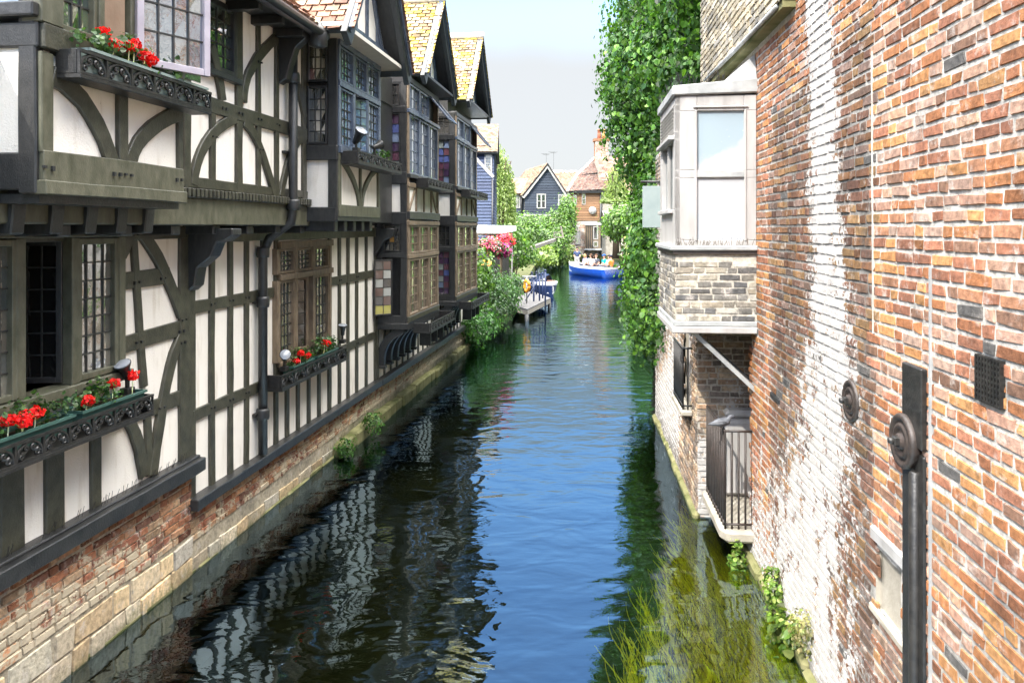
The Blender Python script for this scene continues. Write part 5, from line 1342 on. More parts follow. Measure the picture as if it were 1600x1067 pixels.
hedge = [B(884, 352, 70, .6, 1.2, 1.1), B(878, 368, 68, .8, 1.2, .9), B(820, 362, 70, 1.4, 1.6, 1.3), B(838, 362, 70, 1.6, 1.6, 1.35), B(856, 364, 70, 1.6, 1.6, 1.3), B(872, 354, 70, 1.2, 1.5, 1.4), B(887, 334, 70, .5, 1.2, 1.1), B(890, 322, 70, .4, 1., .9), B(845, 375, 68, 1.7, 1.5, 1.3), B(862, 385, 67, 1.2, 1.3, 1.2)]
plant('hedge', 'broad ivy hedge below the navy boarded house', 'hedge', hedge, 20000, .17, SHRUB, (3, 69, .5), clump=.28, trunk=bole(hedge))
def willow(label, x, y, h, r, n, pal, z0=.6, low=.25):
    t = thing('willow_tree', label, 'tree', 'W', (x, y, z0), 'willows with trailing branches')
    m = MB(); m.tube([(x, y, z0), (x+.1, y, z0+h*.4), (x-.1, y, z0+h*.8)], [.35, .25, .1], 8)
    for k in range(6):
        a = k*1.05; m.tube([(x, y, z0+h*.45), (x+r*.4*math.cos(a), y+r*.4*math.sin(a), z0+h*.75), (x+r*.7*math.cos(a), y+r*.7*math.sin(a), z0+h*.85)], [.15, .09, .04], 6)
    m.build('trunk', 'bark', t)
    P = []
    for k in range(n):
        a = rng.random()*6.28; q = r*math.sqrt(rng.random()); top = z0+h*(1-.35*(q/r)**2)*rng.uniform(.8, 1.0); L = h*rng.uniform(.15, .6)*(.5+.6*q/r)
        x_, y_ = x+q*math.cos(a), y+q*math.sin(a)
        for i in range(int(L/.11)): P.append((x_+.05*math.sin(i*.6+k), y_, max(z0+h*low, top-i*.11)))
    P = np.array(P)+rng.normal(0, .05, (len(P), 3)); Nn = rng.normal(0, 1, (len(P), 3)); Nn[:, 1] -= 1
    V, F, c = leafgeo(P, Nn/np.linalg.norm(Nn, axis=1, keepdims=True), .2*(.6+.8*rng.random(len(P))), pickcols(len(P), pal, .2), 1., narrow=.45)
    npmesh('crown', V, F, 'leaf', t, c)
WIL = [(.20, .28, .08), (.26, .33, .11), (.15, .22, .06), (.30, .36, .15)]
willow('pale willow with trailing branches behind the blue boarded house', wp(783, 0, 62)[0], 62, 9.8, 1.15, 330, WIL, low=.05)
willow('small feathery willow in front of the brown house roof', wp(962, 0, 74)[0], 74, 9.6, 1.4, 260, WIL, low=.58)
plant('small_tree', 'dark young tree beside the willow at the far house', 'tree', [B(806, 345, 72, 1., 1., .5), B(790, 348, 72, .8, .8, .4)], 900, .2, SHRUB, (wp(800, 0, 72)[0], 72, .6), 'far shrubs', .2)
rb = [B(962, 352, 60, 1.0, 1.4, 1.0), B(974, 345, 58, 1.1, 1.4, 1.1), B(996, 335, 55, .8, 1.4, 1.2)]
plant('bush', 'rounded green bush on the right bank behind the sightseeing boat', 'bush', rb, 9000, .16, SHRUB, (9, 57, .5), 'right bank bushes', .22, bole(rb))
rb2 = [B(994, 388, 50, .7, 1.2, .8), B(1002, 402, 46, .7, 1.2, .9), B(996, 404, 52, .5, 1.0, .6), B(1008, 378, 44, .8, 1.2, 1.1)]
plant('bush', 'pale flowering bush at the waterline on the right bank', 'bush', rb2, 7000, .14, [(.20, .28, .09), (.28, .36, .14), (.38, .40, .28), (.13, .2, .05), (.55, .50, .48)], (7, 48, .3), 'right bank bushes', .18, bole(rb2, .2, .05))
rb3 = [B(1018, 400, 32, .8, 1.4, 1.1), B(1020, 430, 28, .7, 1.4, .9), B(1024, 370, 34, .9, 1.4, 1.1), B(1030, 340, 34, 1.0, 1.5, 1.2), B(1022, 310, 36, .9, 1.5, 1.1), B(1006, 455, 28, .4, 1., .5)]
plant('bush', 'dense dark ivy bush between the pale bush and the tall ivy', 'bush', rb3, 20000, .095, IVY, (5, 32, .3), 'right bank bushes', .16, bole(rb3, .2, .07), mat='leaf_gloss')
# left bank greenery
FERN = [(.05, .14, .035), (.07, .19, .05), (.04, .10, .03), (.10, .22, .07)]
lb = [B(742, 518, 22.5, .35, .7, .35), B(752, 505, 23.5, .4, .7, .4), B(735, 500, 22.3, .25, .5, .35)]
plant('bush', 'bright ferny plants trailing over the river wall by the last timber house', 'bush', lb, 2600, .10, FERN, (wp(742, 0, 22.5)[0], 22.5, .3), 'left bank plants', .12, narrow=.6, droop=.5)
lb2 = [B(772, 472, 25.5, .46, .8, .5), B(786, 458, 27, .42, .8, .5), B(763, 448, 26, .5, .8, .6), B(795, 472, 28, .3, .6, .36), B(776, 492, 25, .33, .6, .33), B(802, 448, 30, .3, .6, .42)]
plant('bush', 'soft green bush spilling over the bank beside the landing stage', 'bush', lb2, 6500, .10, [(.05, .11, .035), (.07, .15, .05), (.10, .18, .07), (.04, .09, .035)], (wp(780, 0, 26)[0], 26, .3), 'left bank plants', .13, bole(lb2, .3, .05), narrow=.6, droop=.4)
lb3 = [B(752, 430, 24, .35, .6, .9), B(745, 460, 23.5, .22, .4, .6)]
plant('climbing_plant', 'creeper climbing the post beside the last timber framed house', 'plant', lb3, 1500, .09, SHRUB, (wp(750, 0, 24)[0], 24, .3), 'left bank plants', .1)
lb4 = [B(790, 372, 40, 1.0, 1., .6), B(805, 378, 42, .9, 1., .6), B(800, 395, 40, .8, 1., .6), B(815, 400, 44, .8, 1., .6)]
plant('bush', 'light green shrubs behind the hanging flowers', 'bush', lb4, 3500, .14, SHRUB, (wp(800, 0, 40)[0], 41, .5), 'left bank plants', .16, bole(lb4, .5, .05))
lb5 = [B(848, 402, 64, 1.1, 1., .8), B(870, 398, 72, 1.1, 1., .8), B(888, 398, 80, 1.0, 1., .8)]
plant('bush', 'low pale bushes at the water beneath the hedge', 'bush', lb5, 2600, .22, [(.2, .28, .08), (.27, .35, .12), (.14, .2, .05)], (wp(865, 0, 70)[0], 70, .2), 'far shrubs', .22)
# awning over the terrace
def awning():
    Y = 33
    t = thing('awning', 'pale blue white canvas awning above the riverside terrace', 'awning', 'W', (wp(765, 0, Y)[0], Y, .8))
    a, b, c, d = wp(726, 351, Y), wp(806, 353, Y+2), wp(806, 360, Y), wp(726, 368, Y-1.5)
    m = MB(); n = 10; vs = []
    for i in range(n+1):
        f = i/n; sag = .06*math.sin(f*math.pi)
        p = (a[0]+(b[0]-a[0])*f, Y+2, a[1]+(b[1]-a[1])*f); q = (d[0]+(c[0]-d[0])*f, Y-1, d[1]+(c[1]-d[1])*f-sag)
        vs += [p, q, (p[0], p[1], p[2]-.03), (q[0], q[1], q[2]-.03)]
    for i in range(n):
        o = 4*i; vs_ = None
        m.f += [(o, o+1, o+5, o+4), (o+2, o+6, o+7, o+3), (o+1, o+3, o+7, o+5), (o, o+4, o+6, o+2)]; m.m += [0]*4; m.sm += [True]*4
    m.v = vs; m.c = [(1, 1, 1)]*len(vs)
    m.build('canvas', pm('awning_canvas', (.52, .60, .68), (.66, .72, .77), 2, .8, .2, 20, .2), t)
    m = MB()
    for px in (742, 800): q = wp(px, 0, Y)[0]; m.tube([(q, Y, .8), (q, Y, wp(0, 358, Y)[1])], .03, 6)
    m.build('pole', 'white_paint', t)
awning()
def basket(label, px, py, Y, pal, n=1):
    q = wp(px, py, Y); t = thing('flower_basket', label, 'flower basket', 'W', (q[0], Y, q[1]), 'flower baskets over the terrace')
    m = MB(); m.lathe([(.04, -.2), (.16, -.13), (.22, 0), (.2, .02)], (q[0], Y, q[1]), 'z', 12)
    for a in (0, 2.1, 4.2): m.tube([(q[0]+.2*math.cos(a), Y+.2*math.sin(a), q[1]), (q[0], Y, q[1]+.55)], .006, 4)
    m.build('basket', 'bark', t)
    foliage('foliage', [(q[0], Y, q[1]+.02, .3, .3, .22)], 500, .07, FERN, t, .06)
    foliage('flowers', [(q[0], Y-.05, q[1]+.05, .34, .3, .26)], 420, .065, pal, t, .05, 'petal', .1, 1.3, per=6)
PINK = [(.75, .10, .22), (.8, .2, .3), (.85, .35, .42), (.5, .03, .12)]
RED = [(.75, .02, .05), (.85, .06, .10), (.8, .1, .2)]
basket('hanging basket of pink flowers nearest the last timber house', 757, 384, 27, PINK)
basket('hanging basket of pale pink flowers, second along the beam', 769, 386, 28, PINK+[(.8, .6, .6)])
basket('hanging basket of purple flowers drooping between the pink and red ones', 784, 392, 28.5, [(.22, .01, .12), (.35, .03, .2), (.55, .1, .3)])
basket('hanging basket of bright red flowers, highest of the row', 790, 378, 29, RED)
def pergola():
    t = thing('terrace_pergola', 'dark timber pergola on the terrace under the flower baskets', 'pergola', 'W', (wp(775, 0, 28)[0], 28, .6))
    z = wp(0, 402, 28)[1]
    m = MB(); a, b = wp(745, 402, 26.5), wp(783, 404, 29.5)
    m.tube([(a[0], 26.5, wp(0, 366, 26.5)[1]), (b[0]+.2, 29.8, wp(0, 366, 29.8)[1])], .04, 6); m.tube([(a[0], 26.5, z), (b[0], 29.5, z)], .05, 6)
    m.build('beam', 'bark', t)
    m = MB()
    for f in (0, .5, 1): x, y = a[0]+(b[0]-a[0])*f, 26.5+3*f; m.tube([(x, y, .5), (x, y, wp(0, 366, y)[1])], .05, 6)
    m.build('post', 'bark', t)
    m = MB(); m.box(a[0]-.4, b[0]+.3, 30, 30.1, .5, z); m.build('back_panel', 'timber_black', t)
pergola()
lm = bpy.data.materials.new('warm_lamp'); lm.use_nodes = True
p_ = lm.node_tree.nodes['Principled BSDF']; p_.inputs['Base Color'].default_value = (.8, .4, .1, 1); p_.inputs['Emission Color'].default_value = (1, .42, .08, 1); p_.inputs['Emission Strength'].default_value = 1.2
M['warm_lamp'] = lm
for lab, px, py in (('glowing amber terrace lantern, left of two', 754, 410), ('glowing amber terrace lantern, right of two', 764, 411)):
    q = wp(px, py, 27.5); t = thing('lantern', lab, 'lantern', 'W', (q[0], 27.5, q[1]), 'lit terrace lanterns')
    m = MB(); m.lathe([(.03, -.10), (.09, -.06), (.09, .06), (.05, .10)], (q[0], 27.5, q[1]), 'z', 10); m.build('glass_globe', 'warm_lamp', t)
    m = MB(); m.lathe([(.1, .09), (.06, .14), (.015, .17)], (q[0], 27.5, q[1]), 'z', 10); m.tube([(q[0], 27.5, q[1]+.15), (q[0], 27.5, wp(0, 402, 27.5)[1])], .008, 4); m.build('cap', 'iron', t)
# ducking stool on its long beam
def stool():
    Y0, Y1 = 40., 50.
    a, b = wp(795, 400, Y0), wp(868, 374.5, Y1)
    t = thing('ducking_stool', 'weathered wooden ducking stool on a long beam reaching over the river', 'ducking stool', 'W', (a[0], Y0, .6))
    m = MB(); m.tube([(a[0]-.8, Y0-1.5, a[1]-.25), (a[0], Y0, a[1]), (b[0], Y1, b[1])], [.17, .16, .13], 4); m.build('beam', 'oldwood', t)
    m = MB(); m.tube([(a[0], Y0, .3), (a[0], Y0, a[1]-.1)], .12, 6); m.build('post', 'oldwood', t)
    x, y, z = b[0]+.05, Y1, b[1]+.02
    m = MB(); m.box(x-.15, x+.45, y-.3, y+.3, z+.1, z+.17); m.build('seat', 'oldwood', t)
    m = MB(); m.tube([(x+.45, y-.28, z+.1), (x+.30, y-.28, z+.85)], .05, 4); m.tube([(x+.45, y+.28, z+.1), (x+.30, y+.28, z+.85)], .05, 4); m.tube([(x+.36, y-.28, z+.5), (x+.36, y+.28, z+.5)], .05, 4); m.tube([(x+.30, y-.28, z+.82), (x+.30, y+.28, z+.82)], .05, 4); m.build('backrest', 'oldwood', t)
    for s_ in (-1, 1):
        m = MB(); m.tube([(x-.15, y+s_*.28, z+.1), (x-.15, y+s_*.28, z+.45)], .03, 4); m.tube([(x-.18, y+s_*.28, z+.45), (x+.4, y+s_*.28, z+.45)], .035, 4); m.build('armrest', 'oldwood', t)
stool()
# landing stage with blue posts
def stage():
    zt = .45
    q = [onZ('W', *p, zt) for p in ((780, 472), (824, 483), (860.5, 465.5), (831, 454.5))]
    t = thing('landing_stage', 'grey planked landing stage jutting from the left bank', 'jetty', 'W', ((q[0][0]+q[1][0])/2, 31, 0))
    m = MB(); n = 16
    for k in range(n):
        f0, f1 = k/n, (k+.94)/n
        L = lambda f: tuple(q[0][i]+(q[3][i]-q[0][i])*f for i in (0, 1)); Rr = lambda f: tuple(q[1][i]+(q[2][i]-q[1][i])*f for i in (0, 1))
        m.prism([L(f0), Rr(f0), Rr(f1), L(f1)], zt-.05, zt)
    m.build('decking', 'deck', t)
    m = MB(); m.prism([tuple(p) for p in q], zt-.22, zt-.055); m.build('frame', 'oldwood', t)
    m = MB()
    for p in q: m.tube([(p[0]*.97, p[1], -.8), (p[0]*.97, p[1], zt-.2)], .08, 8)
    m.build_each('pile', 'timber_black', t)
    for k, (px, py, hgt) in enumerate(((834, 471, .95), (843, 470, 1.1), (848, 466, 1.05), (852, 470, 1.25), (838, 460, 1.0), (831, 459, .95))):
        p = onZ('W', px, py, zt); m = MB(); m.tube([(*p, zt-.4), (*p, zt+hgt)], .035, 8); m.lathe([(.05, 0), (.05, .05), (.02, .07)], (*p, zt+hgt), 'z', 8); m.build('post', 'rope', t)
    m = MB()
    pa, pb = onZ('W', 834, 471, zt), onZ('W', 843, 470, zt)
    m.tube([(pa[0]-.35, pa[1]-.2, zt+.05), (pa[0]+.2, pa[1]+.1, zt+.9)], .025, 6); m.tube([(pb[0]-.45, pb[1], zt+.75), (pb[0], pb[1], zt+.35)], .025, 6); m.build('brace', 'rope', t)
    p0, p1 = onZ('W', 816, 466, zt), onZ('W', 838, 466, zt); m = MB(); m.tube([(p0[0], p0[1], zt+.95), (p1[0], p1[1], zt+.95)], .035, 6); m.build('handrail', 'lead', t)
    p = onZ('W', 823, 474, zt); m = MB(); m.tube([(*p, zt), (*p, zt+1.1)], .03, 8); m.build('post', 'lead', t)
    u = thing('lifebuoy', 'orange lifebuoy hanging on a post of the landing stage', 'lifebuoy', 'W', (p[0], p[1]-.06, zt+.4), None)
    m = MB(); m.tube([(p[0]+.2*math.cos(a)*.45, p[1]-.06-.15*math.cos(a), zt+.72+.22*math.sin(a)) for a in [k*2*math.pi/14 for k in range(15)]], .06, 8); m.build('ring', pm('orange_plastic', (.75, .27, .015), (.8, .32, .02), 4, .4, 0), u)
stage()
# ------------------------------------------------------------------ boats
def boat(name, label, bow, stern, beam, free, hullm, topm, sheer=.25):
    bow, stern = Vector((bow[0], bow[1], 0)), Vector((stern[0], stern[1], 0)); d = bow-stern; L = d.length; ux = d/L; uy = Vector((-ux.y, ux.x, 0)); mid = (bow+stern)/2
    t = thing(name, label, 'boat', 'W', (mid.x, mid.y, 0))
    def at(s_, w, z): p = stern+ux*(s_*L)+uy*w; return (p.x, p.y, z)
    N = 14
    def prof(s_):
        w = beam/2*(min(1, (.82+.5*s_)) if s_ < .36 else 1-((s_-.36)/.64)**2.4); return max(w, .02), free+sheer*max(0, s_-.4)**1.6*1.6+.05*max(0, .2-s_)
    def ring(zf, wf): 
        return [[at(i/N, sg*prof(i/N)[0]*wf(i/N), zf(i/N)) for i in range(N+1)] for sg in (1, -1)]
    levels = [(lambda s: -.28, lambda s: .35*(1-s*.8)), (lambda s: -.1+.1*s**3, lambda s: .72-.3*s**2), (lambda s: prof(s)[1]*.45, lambda s: .90-.12*s**2), (lambda s: prof(s)[1]*.80, lambda s: .97-.05*s**2)]
    def loft(levs, mat, nm, close=True):
        m = MB(); rows = []
        for zf, wf in levs:
            l, r = ring(zf, wf); rows.append(l+r[::-1])
        vs = [p for r_ in rows for p in r_]; W = 2*(N+1)
        fs = [(j*W+i, j*W+(i+1) % W, (j+1)*W+(i+1) % W, (j+1)*W+i) for j in range(len(rows)-1) for i in range(W)]
        if close: fs.append(tuple(range(W)))
        m.add(vs, fs, 0, None, True); return m.build(nm, mat, t)
    loft(levels, hullm, 'hull')
    loft([levels[-1], (lambda s: prof(s)[1], lambda s: 1.0), (lambda s: prof(s)[1]+.03, lambda s: .98), (lambda s: prof(s)[1]+.03, lambda s: .88), (lambda s: prof(s)[1]-.1, lambda s: .86)], topm, 'gunwale', False)
    m = MB(); l, r = ring(lambda s: .2, lambda s: .70); m.add(l+r[::-1], [tuple(range(2*N+2))]); m.build('floor', 'deck', t)
    loft([(lambda s: prof(s)[1]-.1, lambda s: .86), (lambda s: .2, lambda s: .70)], topm, 'inner_skin', False)
    # foredeck
    m = MB(); vs = []
    for i in range(11, N+1): w, z = prof(i/N); vs += [at(i/N, w*.9, z+.02), at(i/N, -w*.9, z+.02)]
    m.add(vs, [(2*k, 2*k+1, 2*k+3, 2*k+2) for k in range(N-11)]); m.build('foredeck', topm, t)
    for s_ in (.12, .34, .56):
        w = prof(s_)[0]*.85; m = MB(); a, b = at(s_-.03, w, .42), at(s_+.03, -w, .46)
        m.add([at(s_-.035, w, .40), at(s_+.035, w, .40), at(s_+.035, -w, .40), at(s_-.035, -w, .40), at(s_-.035, w, .44), at(s_+.035, w, .44), at(s_+.035, -w, .44), at(s_-.035, -w, .44)], [(0, 3, 2, 1), (4, 5, 6, 7), (0, 1, 5, 4), (1, 2, 6, 5), (2, 3, 7, 6), (3, 0, 4, 7)]); m.build('thwart', 'wood', t)
    return t, at
tb, at1 = boat('sightseeing_boat', 'blue and white rowing boat full of sightseers', (4.5, 60.4), (7.25, 54.8), 2.3, .70, 'hull_blue', 'hull_white')
for s_, w in ((.10, -.95), (.25, -1.05)):
    m = MB(); a = at1(s_, w*1.02, .66); b = at1(s_+.11, w*1.02, .66); m.tube([a, b], .13, 4); m.build('seat_back', 'wood', tb)
tb2, at2 = boat('moored_boat', 'white rowing boat with blue canvas moored behind the landing stage', (2.05, 38.6), (1.05, 44.2), 1.7, .62, 'rope', 'hull_white')
m = MB(); a, b = at2(.5, 0, .75), at2(.5, 0, .75)
p, q = at2(.62, .55, .62), at2(.30, .55, .62); p2, q2 = at2(.62, -.55, .62), at2(.30, -.55, .62)
m.add([p, q, q2, p2, (p[0]-.2, p[1], 1.05), (q[0]-.2, q[1], 1.1)], [(0, 1, 5, 4), (0, 3, 2, 1), (4, 5, 2, 3)], mp=ident); m.build('canvas_cover', 'rope', tb2)
m = MB(); e = at2(.78, .2, .74); m.box(e[0]-.2, e[0]+.2, e[1]-.3, e[1]+.2, .66, .80); m.build('locker', 'wood', tb2)
# ------------------------------------------------------------------ people
SKIN = pm('skin', (.42, .24, .17), (.50, .30, .22), 5, .6, 0)
def skinmesh(name, pts, edges, radii, mat, par, sub=2):
    off = OFF[par]
    me = bpy.data.meshes.new(name); me.from_pydata([tuple(p[i]-off[i] for i in range(3)) for p in pts], edges, []); 
    o = bpy.data.objects.new(name, me); C.objects.link(o); o.parent = par; OFF[o] = off
    me.materials.append(M[mat] if isinstance(mat, str) else mat)
    o.modifiers.new('skin', 'SKIN')
    for v, r in zip(me.skin_vertices[0].data, radii): v.radius = r if isinstance(r, tuple) else (r, r)
    me.skin_vertices[0].data[0].use_root = True
    s = o.modifiers.new('sub', 'SUBSURF'); s.levels = s.render_levels = sub
    o.modifiers['skin'].use_smooth_shade = True
    return o
CLOTH = {}
def cloth(c):
    if c not in CLOTH: CLOTH[c] = pm('cloth', tuple(x*.85 for x in c), tuple(min(1, x*1.1) for x in c), 7, .85, .2, 30, .2)
    return CLOTH[c]
def person(label, base, yaw, shirt, hair, stand=False, cap=None, trousers=(.05, .06, .09), lean=0., long=False, sc=1., headyaw=0.):
    t = thing('person', label, 'person', 'W', base, 'people in the sightseeing boat')
    cy, sy = math.cos(yaw), math.sin(yaw)
    hip = .92 if stand else .46
    def w(f, s, z): f += lean*max(0, z-hip); return (base[0]+(f*cy-s*sy)*sc, base[1]+(f*sy+s*cy)*sc, base[2]+z*sc)
    H = hip
    pts = [w(0, 0, H), w(0, 0, H+.22), w(0, 0, H+.42), w(0, 0, H+.53), w(.02, 0, H+.60), w(.035, 0, H+.70), w(.03, 0, H+.80)]
    ed = [(i, i+1) for i in range(6)]; rad = [(.15, .12), (.14, .11), (.15, .11), .055, .07, .095, .06]
    def limb(root, P, Rr):
        prev = root
        for p, r in zip(P, Rr): pts.append(w(*p)); rad.append(r); ed.append((prev, len(pts)-1)); prev = len(pts)-1
    for s_ in (1, -1):
        limb(2, [(0, s_*.19, H+.43), (.04, s_*.24, H+.17), (.22, s_*.17, H+.06), (.30, s_*.13, H+.06), (.36, s_*.11, H+.05)], [.06, .045, .034, .026, .02])
        if stand: limb(0, [(0, s_*.09, H-.08), (.02, s_*.10, H-.46), (0, s_*.10, .08), (.13, s_*.11, .04)], [.09, .065, .045, .035])
        else: limb(0, [(.06, s_*.10, H-.02), (.42, s_*.13, H), (.44, s_*.13, .08), (.56, s_*.13, .05)], [.09, .065, .045, .035])
    skinmesh('body', pts, ed, [(r if isinstance(r, tuple) else (r, r)) if False else (tuple(x*sc for x in r) if isinstance(r, tuple) else r*sc) for r in rad], SKIN, t)
    # shirt: torso with short sleeves
    P = [w(0, 0, H-.04), w(0, 0, H+.22), w(0, 0, H+.43), w(0, 0, H+.51)]; E = [(0, 1), (1, 2), (2, 3)]; Rr = [(.165, .135), (.16, .13), (.17, .13), .075]
    for s_ in (1, -1):
        n = len(P); P += [w(0, s_*.20, H+.43), w(.03, s_*.245, H+.24)]; E += [(2, n), (n, n+1)]; Rr += [.085, .066]
    skinmesh('shirt', P, E, [tuple(x*sc for x in r) if isinstance(r, tuple) else r*sc for r in Rr], cloth(shirt), t)
    P = [w(0, 0, H+.02)]; E = []; Rr = [(.16, .13)]
    for s_ in (1, -1):
        n = len(P)
        P += [w(.04, s_*.10, H-.03), w(.02, s_*.10, H-.46), w(0, s_*.10, .12)] if stand else [w(.08, s_*.10, H-.01), w(.42, s_*.13, H), w(.44, s_*.13, .14)]
        E += [(0, n), (n, n+1), (n+1, n+2)]; Rr += [.105, .08, .06]
    skinmesh('trousers', P, E, [tuple(x*sc for x in r) if isinstance(r, tuple) else r*sc for r in Rr], cloth(trousers), t)
    hc = w(.03-.015, 0, H+.745); m = MB()
    rr = .108*sc; m.lathe([(rr*.75, -.02*sc if not long else -.16*sc), (rr*1.02, .0), (rr*1.0, .04*sc), (rr*.8, .085*sc), (rr*.35, .112*sc), (.005, .118*sc)], (hc[0]-.02*cy, hc[1]-.02*sy, hc[2]), 'z', 14)
    m.build('hair', cloth(hair), t)
    if cap:
        m = MB(); m.lathe([(rr*1.1, .03*sc), (rr*1.08, .06*sc), (rr*.85, .11*sc), (.01, .135*sc)], hc, 'z', 14); m.tube([(hc[0]+rr*.6*cy, hc[1]+rr*.6*sy, hc[2]+.04), (hc[0]+rr*1.7*cy, hc[1]+rr*1.7*sy, hc[2]+.03)], .05, 6); m.build('cap', cloth(cap), t)
    # face: nose, eyes, ears
    m = MB(); f = w(.035+.105, 0, H+.69); m.tube([w(.12, 0, H+.715), f, w(.12, 0, H+.675)], [.012, .018, .012], 6)
    for s_ in (1, -1): m.tube([w(.03, s_*.095, H+.67), w(.025, s_*.104, H+.70), w(.03, s_*.095, H+.725)], [.012, .02, .012], 6)
    m.build('face_features', SKIN, t)
    m = MB()
    for s_ in (1, -1): m.lathe([(.004, -.008), (.012, 0), (.004, .008)], w(.118, s_*.036, H+.715), 'z', 8)
    m.build('eyes', cloth((.02, .015, .01)), t)
    return t
bd = math.atan2(60.4-54.8, 4.5-7.25)
WH, BLU_, GRY, TEAL, ORG, PNK = (.78, .77, .76), (.06, .10, .26), (.07, .08, .10), (.0, .40, .42), (.75, .25, .05), (.70, .55, .55)
DK, BR, BLD = (.02, .014, .01), (.10, .05, .025), (.42, .28, .12)
def seat(s_, w): p = at1(s_, w*.9, .26); return p
person('person in navy top standing at the bow of the blue boat', at1(.78, .1, .3), bd+2.6, (.05, .07, .14), DK, True, None, (.6, .58, .55))
person('person in dark blue shirt sitting nearest the bow', seat(.70, -.35), bd+1.9, BLU_, DK, lean=-.15)
person('person in white shirt sitting behind the dark blue shirt', seat(.60, -.5), bd+2.1, WH, BR)
person('person in grey vest leaning against the boat side', seat(.50, -.55), bd+2.4, GRY, BR, lean=-.2)
person('fair haired person in pale top on the far side of the boat', seat(.52, .45), bd-1.8, PNK, BLD, long=True)
person('person in teal top and blue cap with back turned', seat(.33, -.62), bd+1.57, TEAL, DK, cap=(.03, .12, .5))
person('dark haired person in pale top facing across from the teal top', seat(.36, .4), bd-1.6, (.65, .5, .5), DK, long=True)
person('person in white top with dark hair sitting near the stern', seat(.20, -.5), bd+1.7, WH, DK, long=True)
person('person in white shirt half hidden behind the others amidships', seat(.44, .1), bd-1.4, WH, BR)
person('person in orange top and dark cap at the stern', seat(.07, -.1), bd+.3, ORG, DK, cap=(.03, .03, .06))
# ================================================================== GROUND, WATER, SKY, SUN, CAMERA
def Lw(x, y): return toworld('L', x, y)
def Rw(x, y): return toworld('R', x, y)
def ground():
    left = [Lw(-4.35, -15), Lw(-4.35, 22.2), (wp(800, 0, 30)[0], 30), (.55, 40), (1.7, 60), (2.6, 75), (3.0, 85.8)]
    right = [Rw(2.6, -15), Rw(2.6, 9.55), Rw(1.9, 9.6), Rw(1.9, 13.5), Rw(2.3, 15), (4.4, 26), (6.4, 42), (8.8, 56), (10.5, 72), (12, 85.8)]
    m = MB()
    m.add([(x, y, .5) for x, y in left]+[(-400, y, .5) for x, y in left[::-1]], [tuple(range(2*len(left)))[::-1]])
    n = len(right); m.add([(x, y, .5) for x, y in right]+[(400, y, .5) for x, y in right[::-1]], [tuple(range(2*n))])
    m.add([(-400, 85.8, .5), (400, 85.8, .5), (400, 900, .5), (-400, 900, .5)], [(0, 1, 2, 3)])
    for L in (left, right):
        for a, b in zip(L[:-1], L[1:]): m.add([(a[0], a[1], .5), (b[0], b[1], .5), (b[0], b[1], -1.3), (a[0], a[1], -1.3)], [(0, 1, 2, 3)])
    m.add([(3, 85.8, .5), (12, 85.8, .5), (12, 85.8, -1.3), (3, 85.8, -1.3)], [(0, 1, 2, 3)])
    o = m.build('ground', pm('earth_and_grass', (.05, .07, .02), (.12, .11, .06), 1.5, .95, .6, 12, .1)); tag(o, 'grassy river bank ground', 'ground', kind='structure')
    m = MB(); m.box(-30, 40, -20, 90, -1.3, -1.05)
    o = m.build('riverbed', pm('riverbed_silt', (.012, .014, .006), (.035, .034, .014), 1.2, .95, .6, 10, .1)); tag(o, 'dark silty riverbed under the water', 'riverbed', kind='structure')
ground()
def water():
    mt = bpy.data.materials.new('river_water'); mt.use_nodes = True; nt = mt.node_tree
    nt.nodes.remove(nt.nodes['Principled BSDF'])
    v = coords(nt)
    def mp(s): 
        n = nt.nodes.new('ShaderNodeMapping'); n.inputs['Scale'].default_value = s; nt.links.new(v, n.inputs['Vector']); return n.outputs[0]
    h1 = noise(nt, 1.0, 2, mp((1.7, 2.5, 1)), .5, .4)
    h2 = noise(nt, 1.0, 3, mp((4.5, 9, 1)), .5, .3)
    h3 = noise(nt, 1.0, 2, mp((.35, .8, 1)), .5)
    h = math_(nt, 'ADD', math_(nt, 'ADD', math_(nt, 'MULTIPLY', h1, 1.0), math_(nt, 'MULTIPLY', h2, .13)), math_(nt, 'MULTIPLY', h3, 1.0))
    b = nt.nodes.new('ShaderNodeBump'); b.inputs['Strength'].default_value = .55; b.inputs['Distance'].default_value = WBUMP
    nt.links.new(h, b.inputs['Height'])
    g = nt.nodes.new('ShaderNodeBsdfGlossy'); g.inputs['Roughness'].default_value = .012; g.inputs['Color'].default_value = (.60, .83, 1, 1)
    nt.links.new(b.outputs[0], g.inputs['Normal'])
    tr = nt.nodes.new('ShaderNodeBsdfTransparent'); tr.inputs['Color'].default_value = (.72, .80, .54, 1)
    fr = nt.nodes.new('ShaderNodeFresnel'); fr.inputs['IOR'].default_value = WIOR; nt.links.new(b.outputs[0], fr.inputs['Normal'])
    mx = nt.nodes.new('ShaderNodeMixShader'); nt.links.new(fr.outputs[0], mx.inputs[0]); nt.links.new(tr.outputs[0], mx.inputs[1]); nt.links.new(g.outputs[0], mx.inputs[2])
    nt.links.new(mx.outputs[0], nt.nodes['Material Output'].inputs['Surface'])
    m = MB(); m.add([(-9, -15, 0), (16, -15, 0), (16, 86.5, 0), (-9, 86.5, 0)], [(0, 1, 2, 3)])
    o = m.build('river_water', mt); tag(o, 'calm rippled river water mirroring the sky and houses', 'water', kind='structure')
WBUMP, WIOR = .030, 3.1
water()
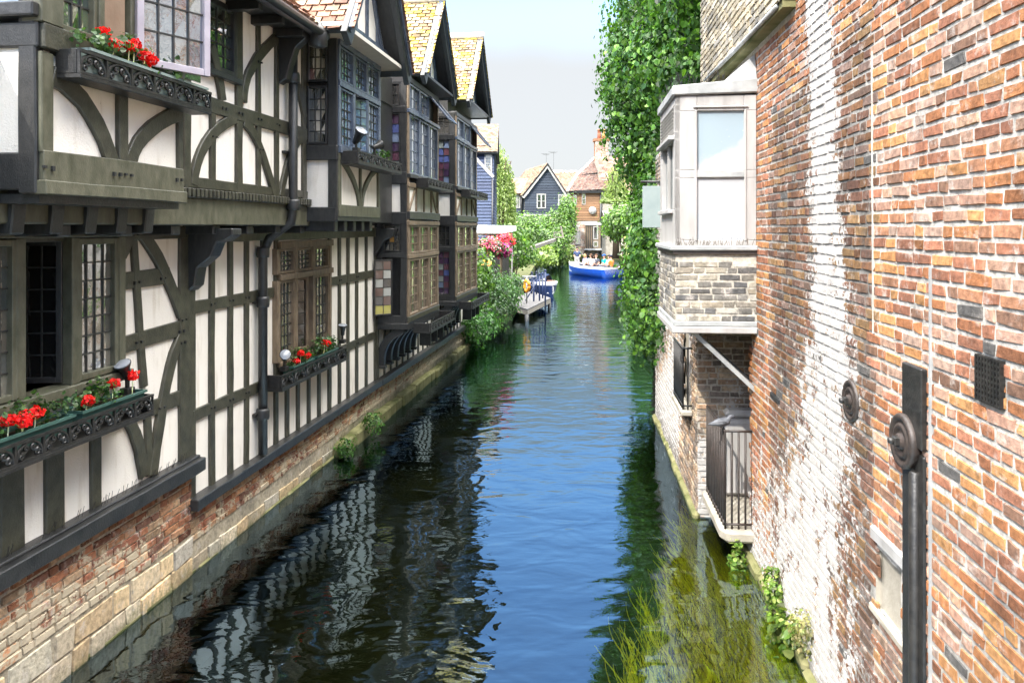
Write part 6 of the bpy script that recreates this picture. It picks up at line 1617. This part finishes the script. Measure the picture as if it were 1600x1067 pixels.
# sun from behind the camera and to the left
AZ, EL = R(SUNAZ) if 'SUNAZ' in globals() else R(30), R(42)
d = Vector((math.sin(AZ+ANG['R'])*math.cos(EL), math.cos(AZ+ANG['R'])*math.cos(EL), -math.sin(EL)))
sl = bpy.data.lights.new('sun', 'SUN'); sl.energy = 2.0; sl.angle = R(.5); sl.color = (1, .95, .87)
so = bpy.data.objects.new('sun', sl); C.objects.link(so); so.rotation_euler = d.to_track_quat('-Z', 'Y').to_euler(); so.location = (-20, -30, 40)
w = bpy.data.worlds.new('World'); SC.world = w; w.use_nodes = True
nt = w.node_tree; bg = nt.nodes['Background']
sk = nt.nodes.new('ShaderNodeTexSky'); sk.sky_type = 'NISHITA'; sk.sun_disc = False; sk.sun_elevation = EL; sk.sun_rotation = math.pi+AZ+ANG['R']
sk.air_density = 1.25; sk.dust_density = 1.2; sk.ozone_density = 5.0
tc = nt.nodes.new('ShaderNodeTexCoord').outputs['Generated']
sp = nt.nodes.new('ShaderNodeSeparateXYZ'); nt.links.new(tc, sp.inputs[0])
# thin bright summer haze low in the sky, thinning out overhead
cl = math_(nt, 'ADD', sp.outputs['Z'], math_(nt, 'MULTIPLY', math_(nt, 'SUBTRACT', noise(nt, 2.2, 5, tc), .5), .10))
fz = math_(nt, 'SUBTRACT', 1.0, smooth(nt, cl, .19, .31))
low_sky = mixc(nt, math_(nt, 'MULTIPLY', fz, .97), sk.outputs[0], (1.75, 1.79, 1.82))
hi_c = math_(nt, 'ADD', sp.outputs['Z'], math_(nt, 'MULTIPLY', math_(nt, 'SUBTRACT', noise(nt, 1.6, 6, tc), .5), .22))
nt.links.new(mixc(nt, smooth(nt, hi_c, .66, .78), low_sky, (33., 32.2, 31.2)), bg.inputs['Color'])   # white patch added overhead, out of view, to brighten the shaded facade
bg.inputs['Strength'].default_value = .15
cd = bpy.data.cameras.new('camera'); co = bpy.data.objects.new('camera', cd); C.objects.link(co)
co.location = (0, 0, CH); co.rotation_euler = (R(90), 0, 0)
cd.sensor_width = 36; cd.lens = 27; cd.shift_y = -(533.5-HY)/1600; cd.clip_start = .05; cd.clip_end = 3000
SC.camera = co
vs = SC.view_settings; vs.view_transform = 'Standard'; vs.look = 'None'; vs.gamma = 1; vs.exposure = 1.66
try: SC.cycles.use_denoising = True
except Exception: pass
SC.cycles.max_bounces = 8; SC.cycles.transparent_max_bounces = 12; SC.cycles.caustics_reflective = False
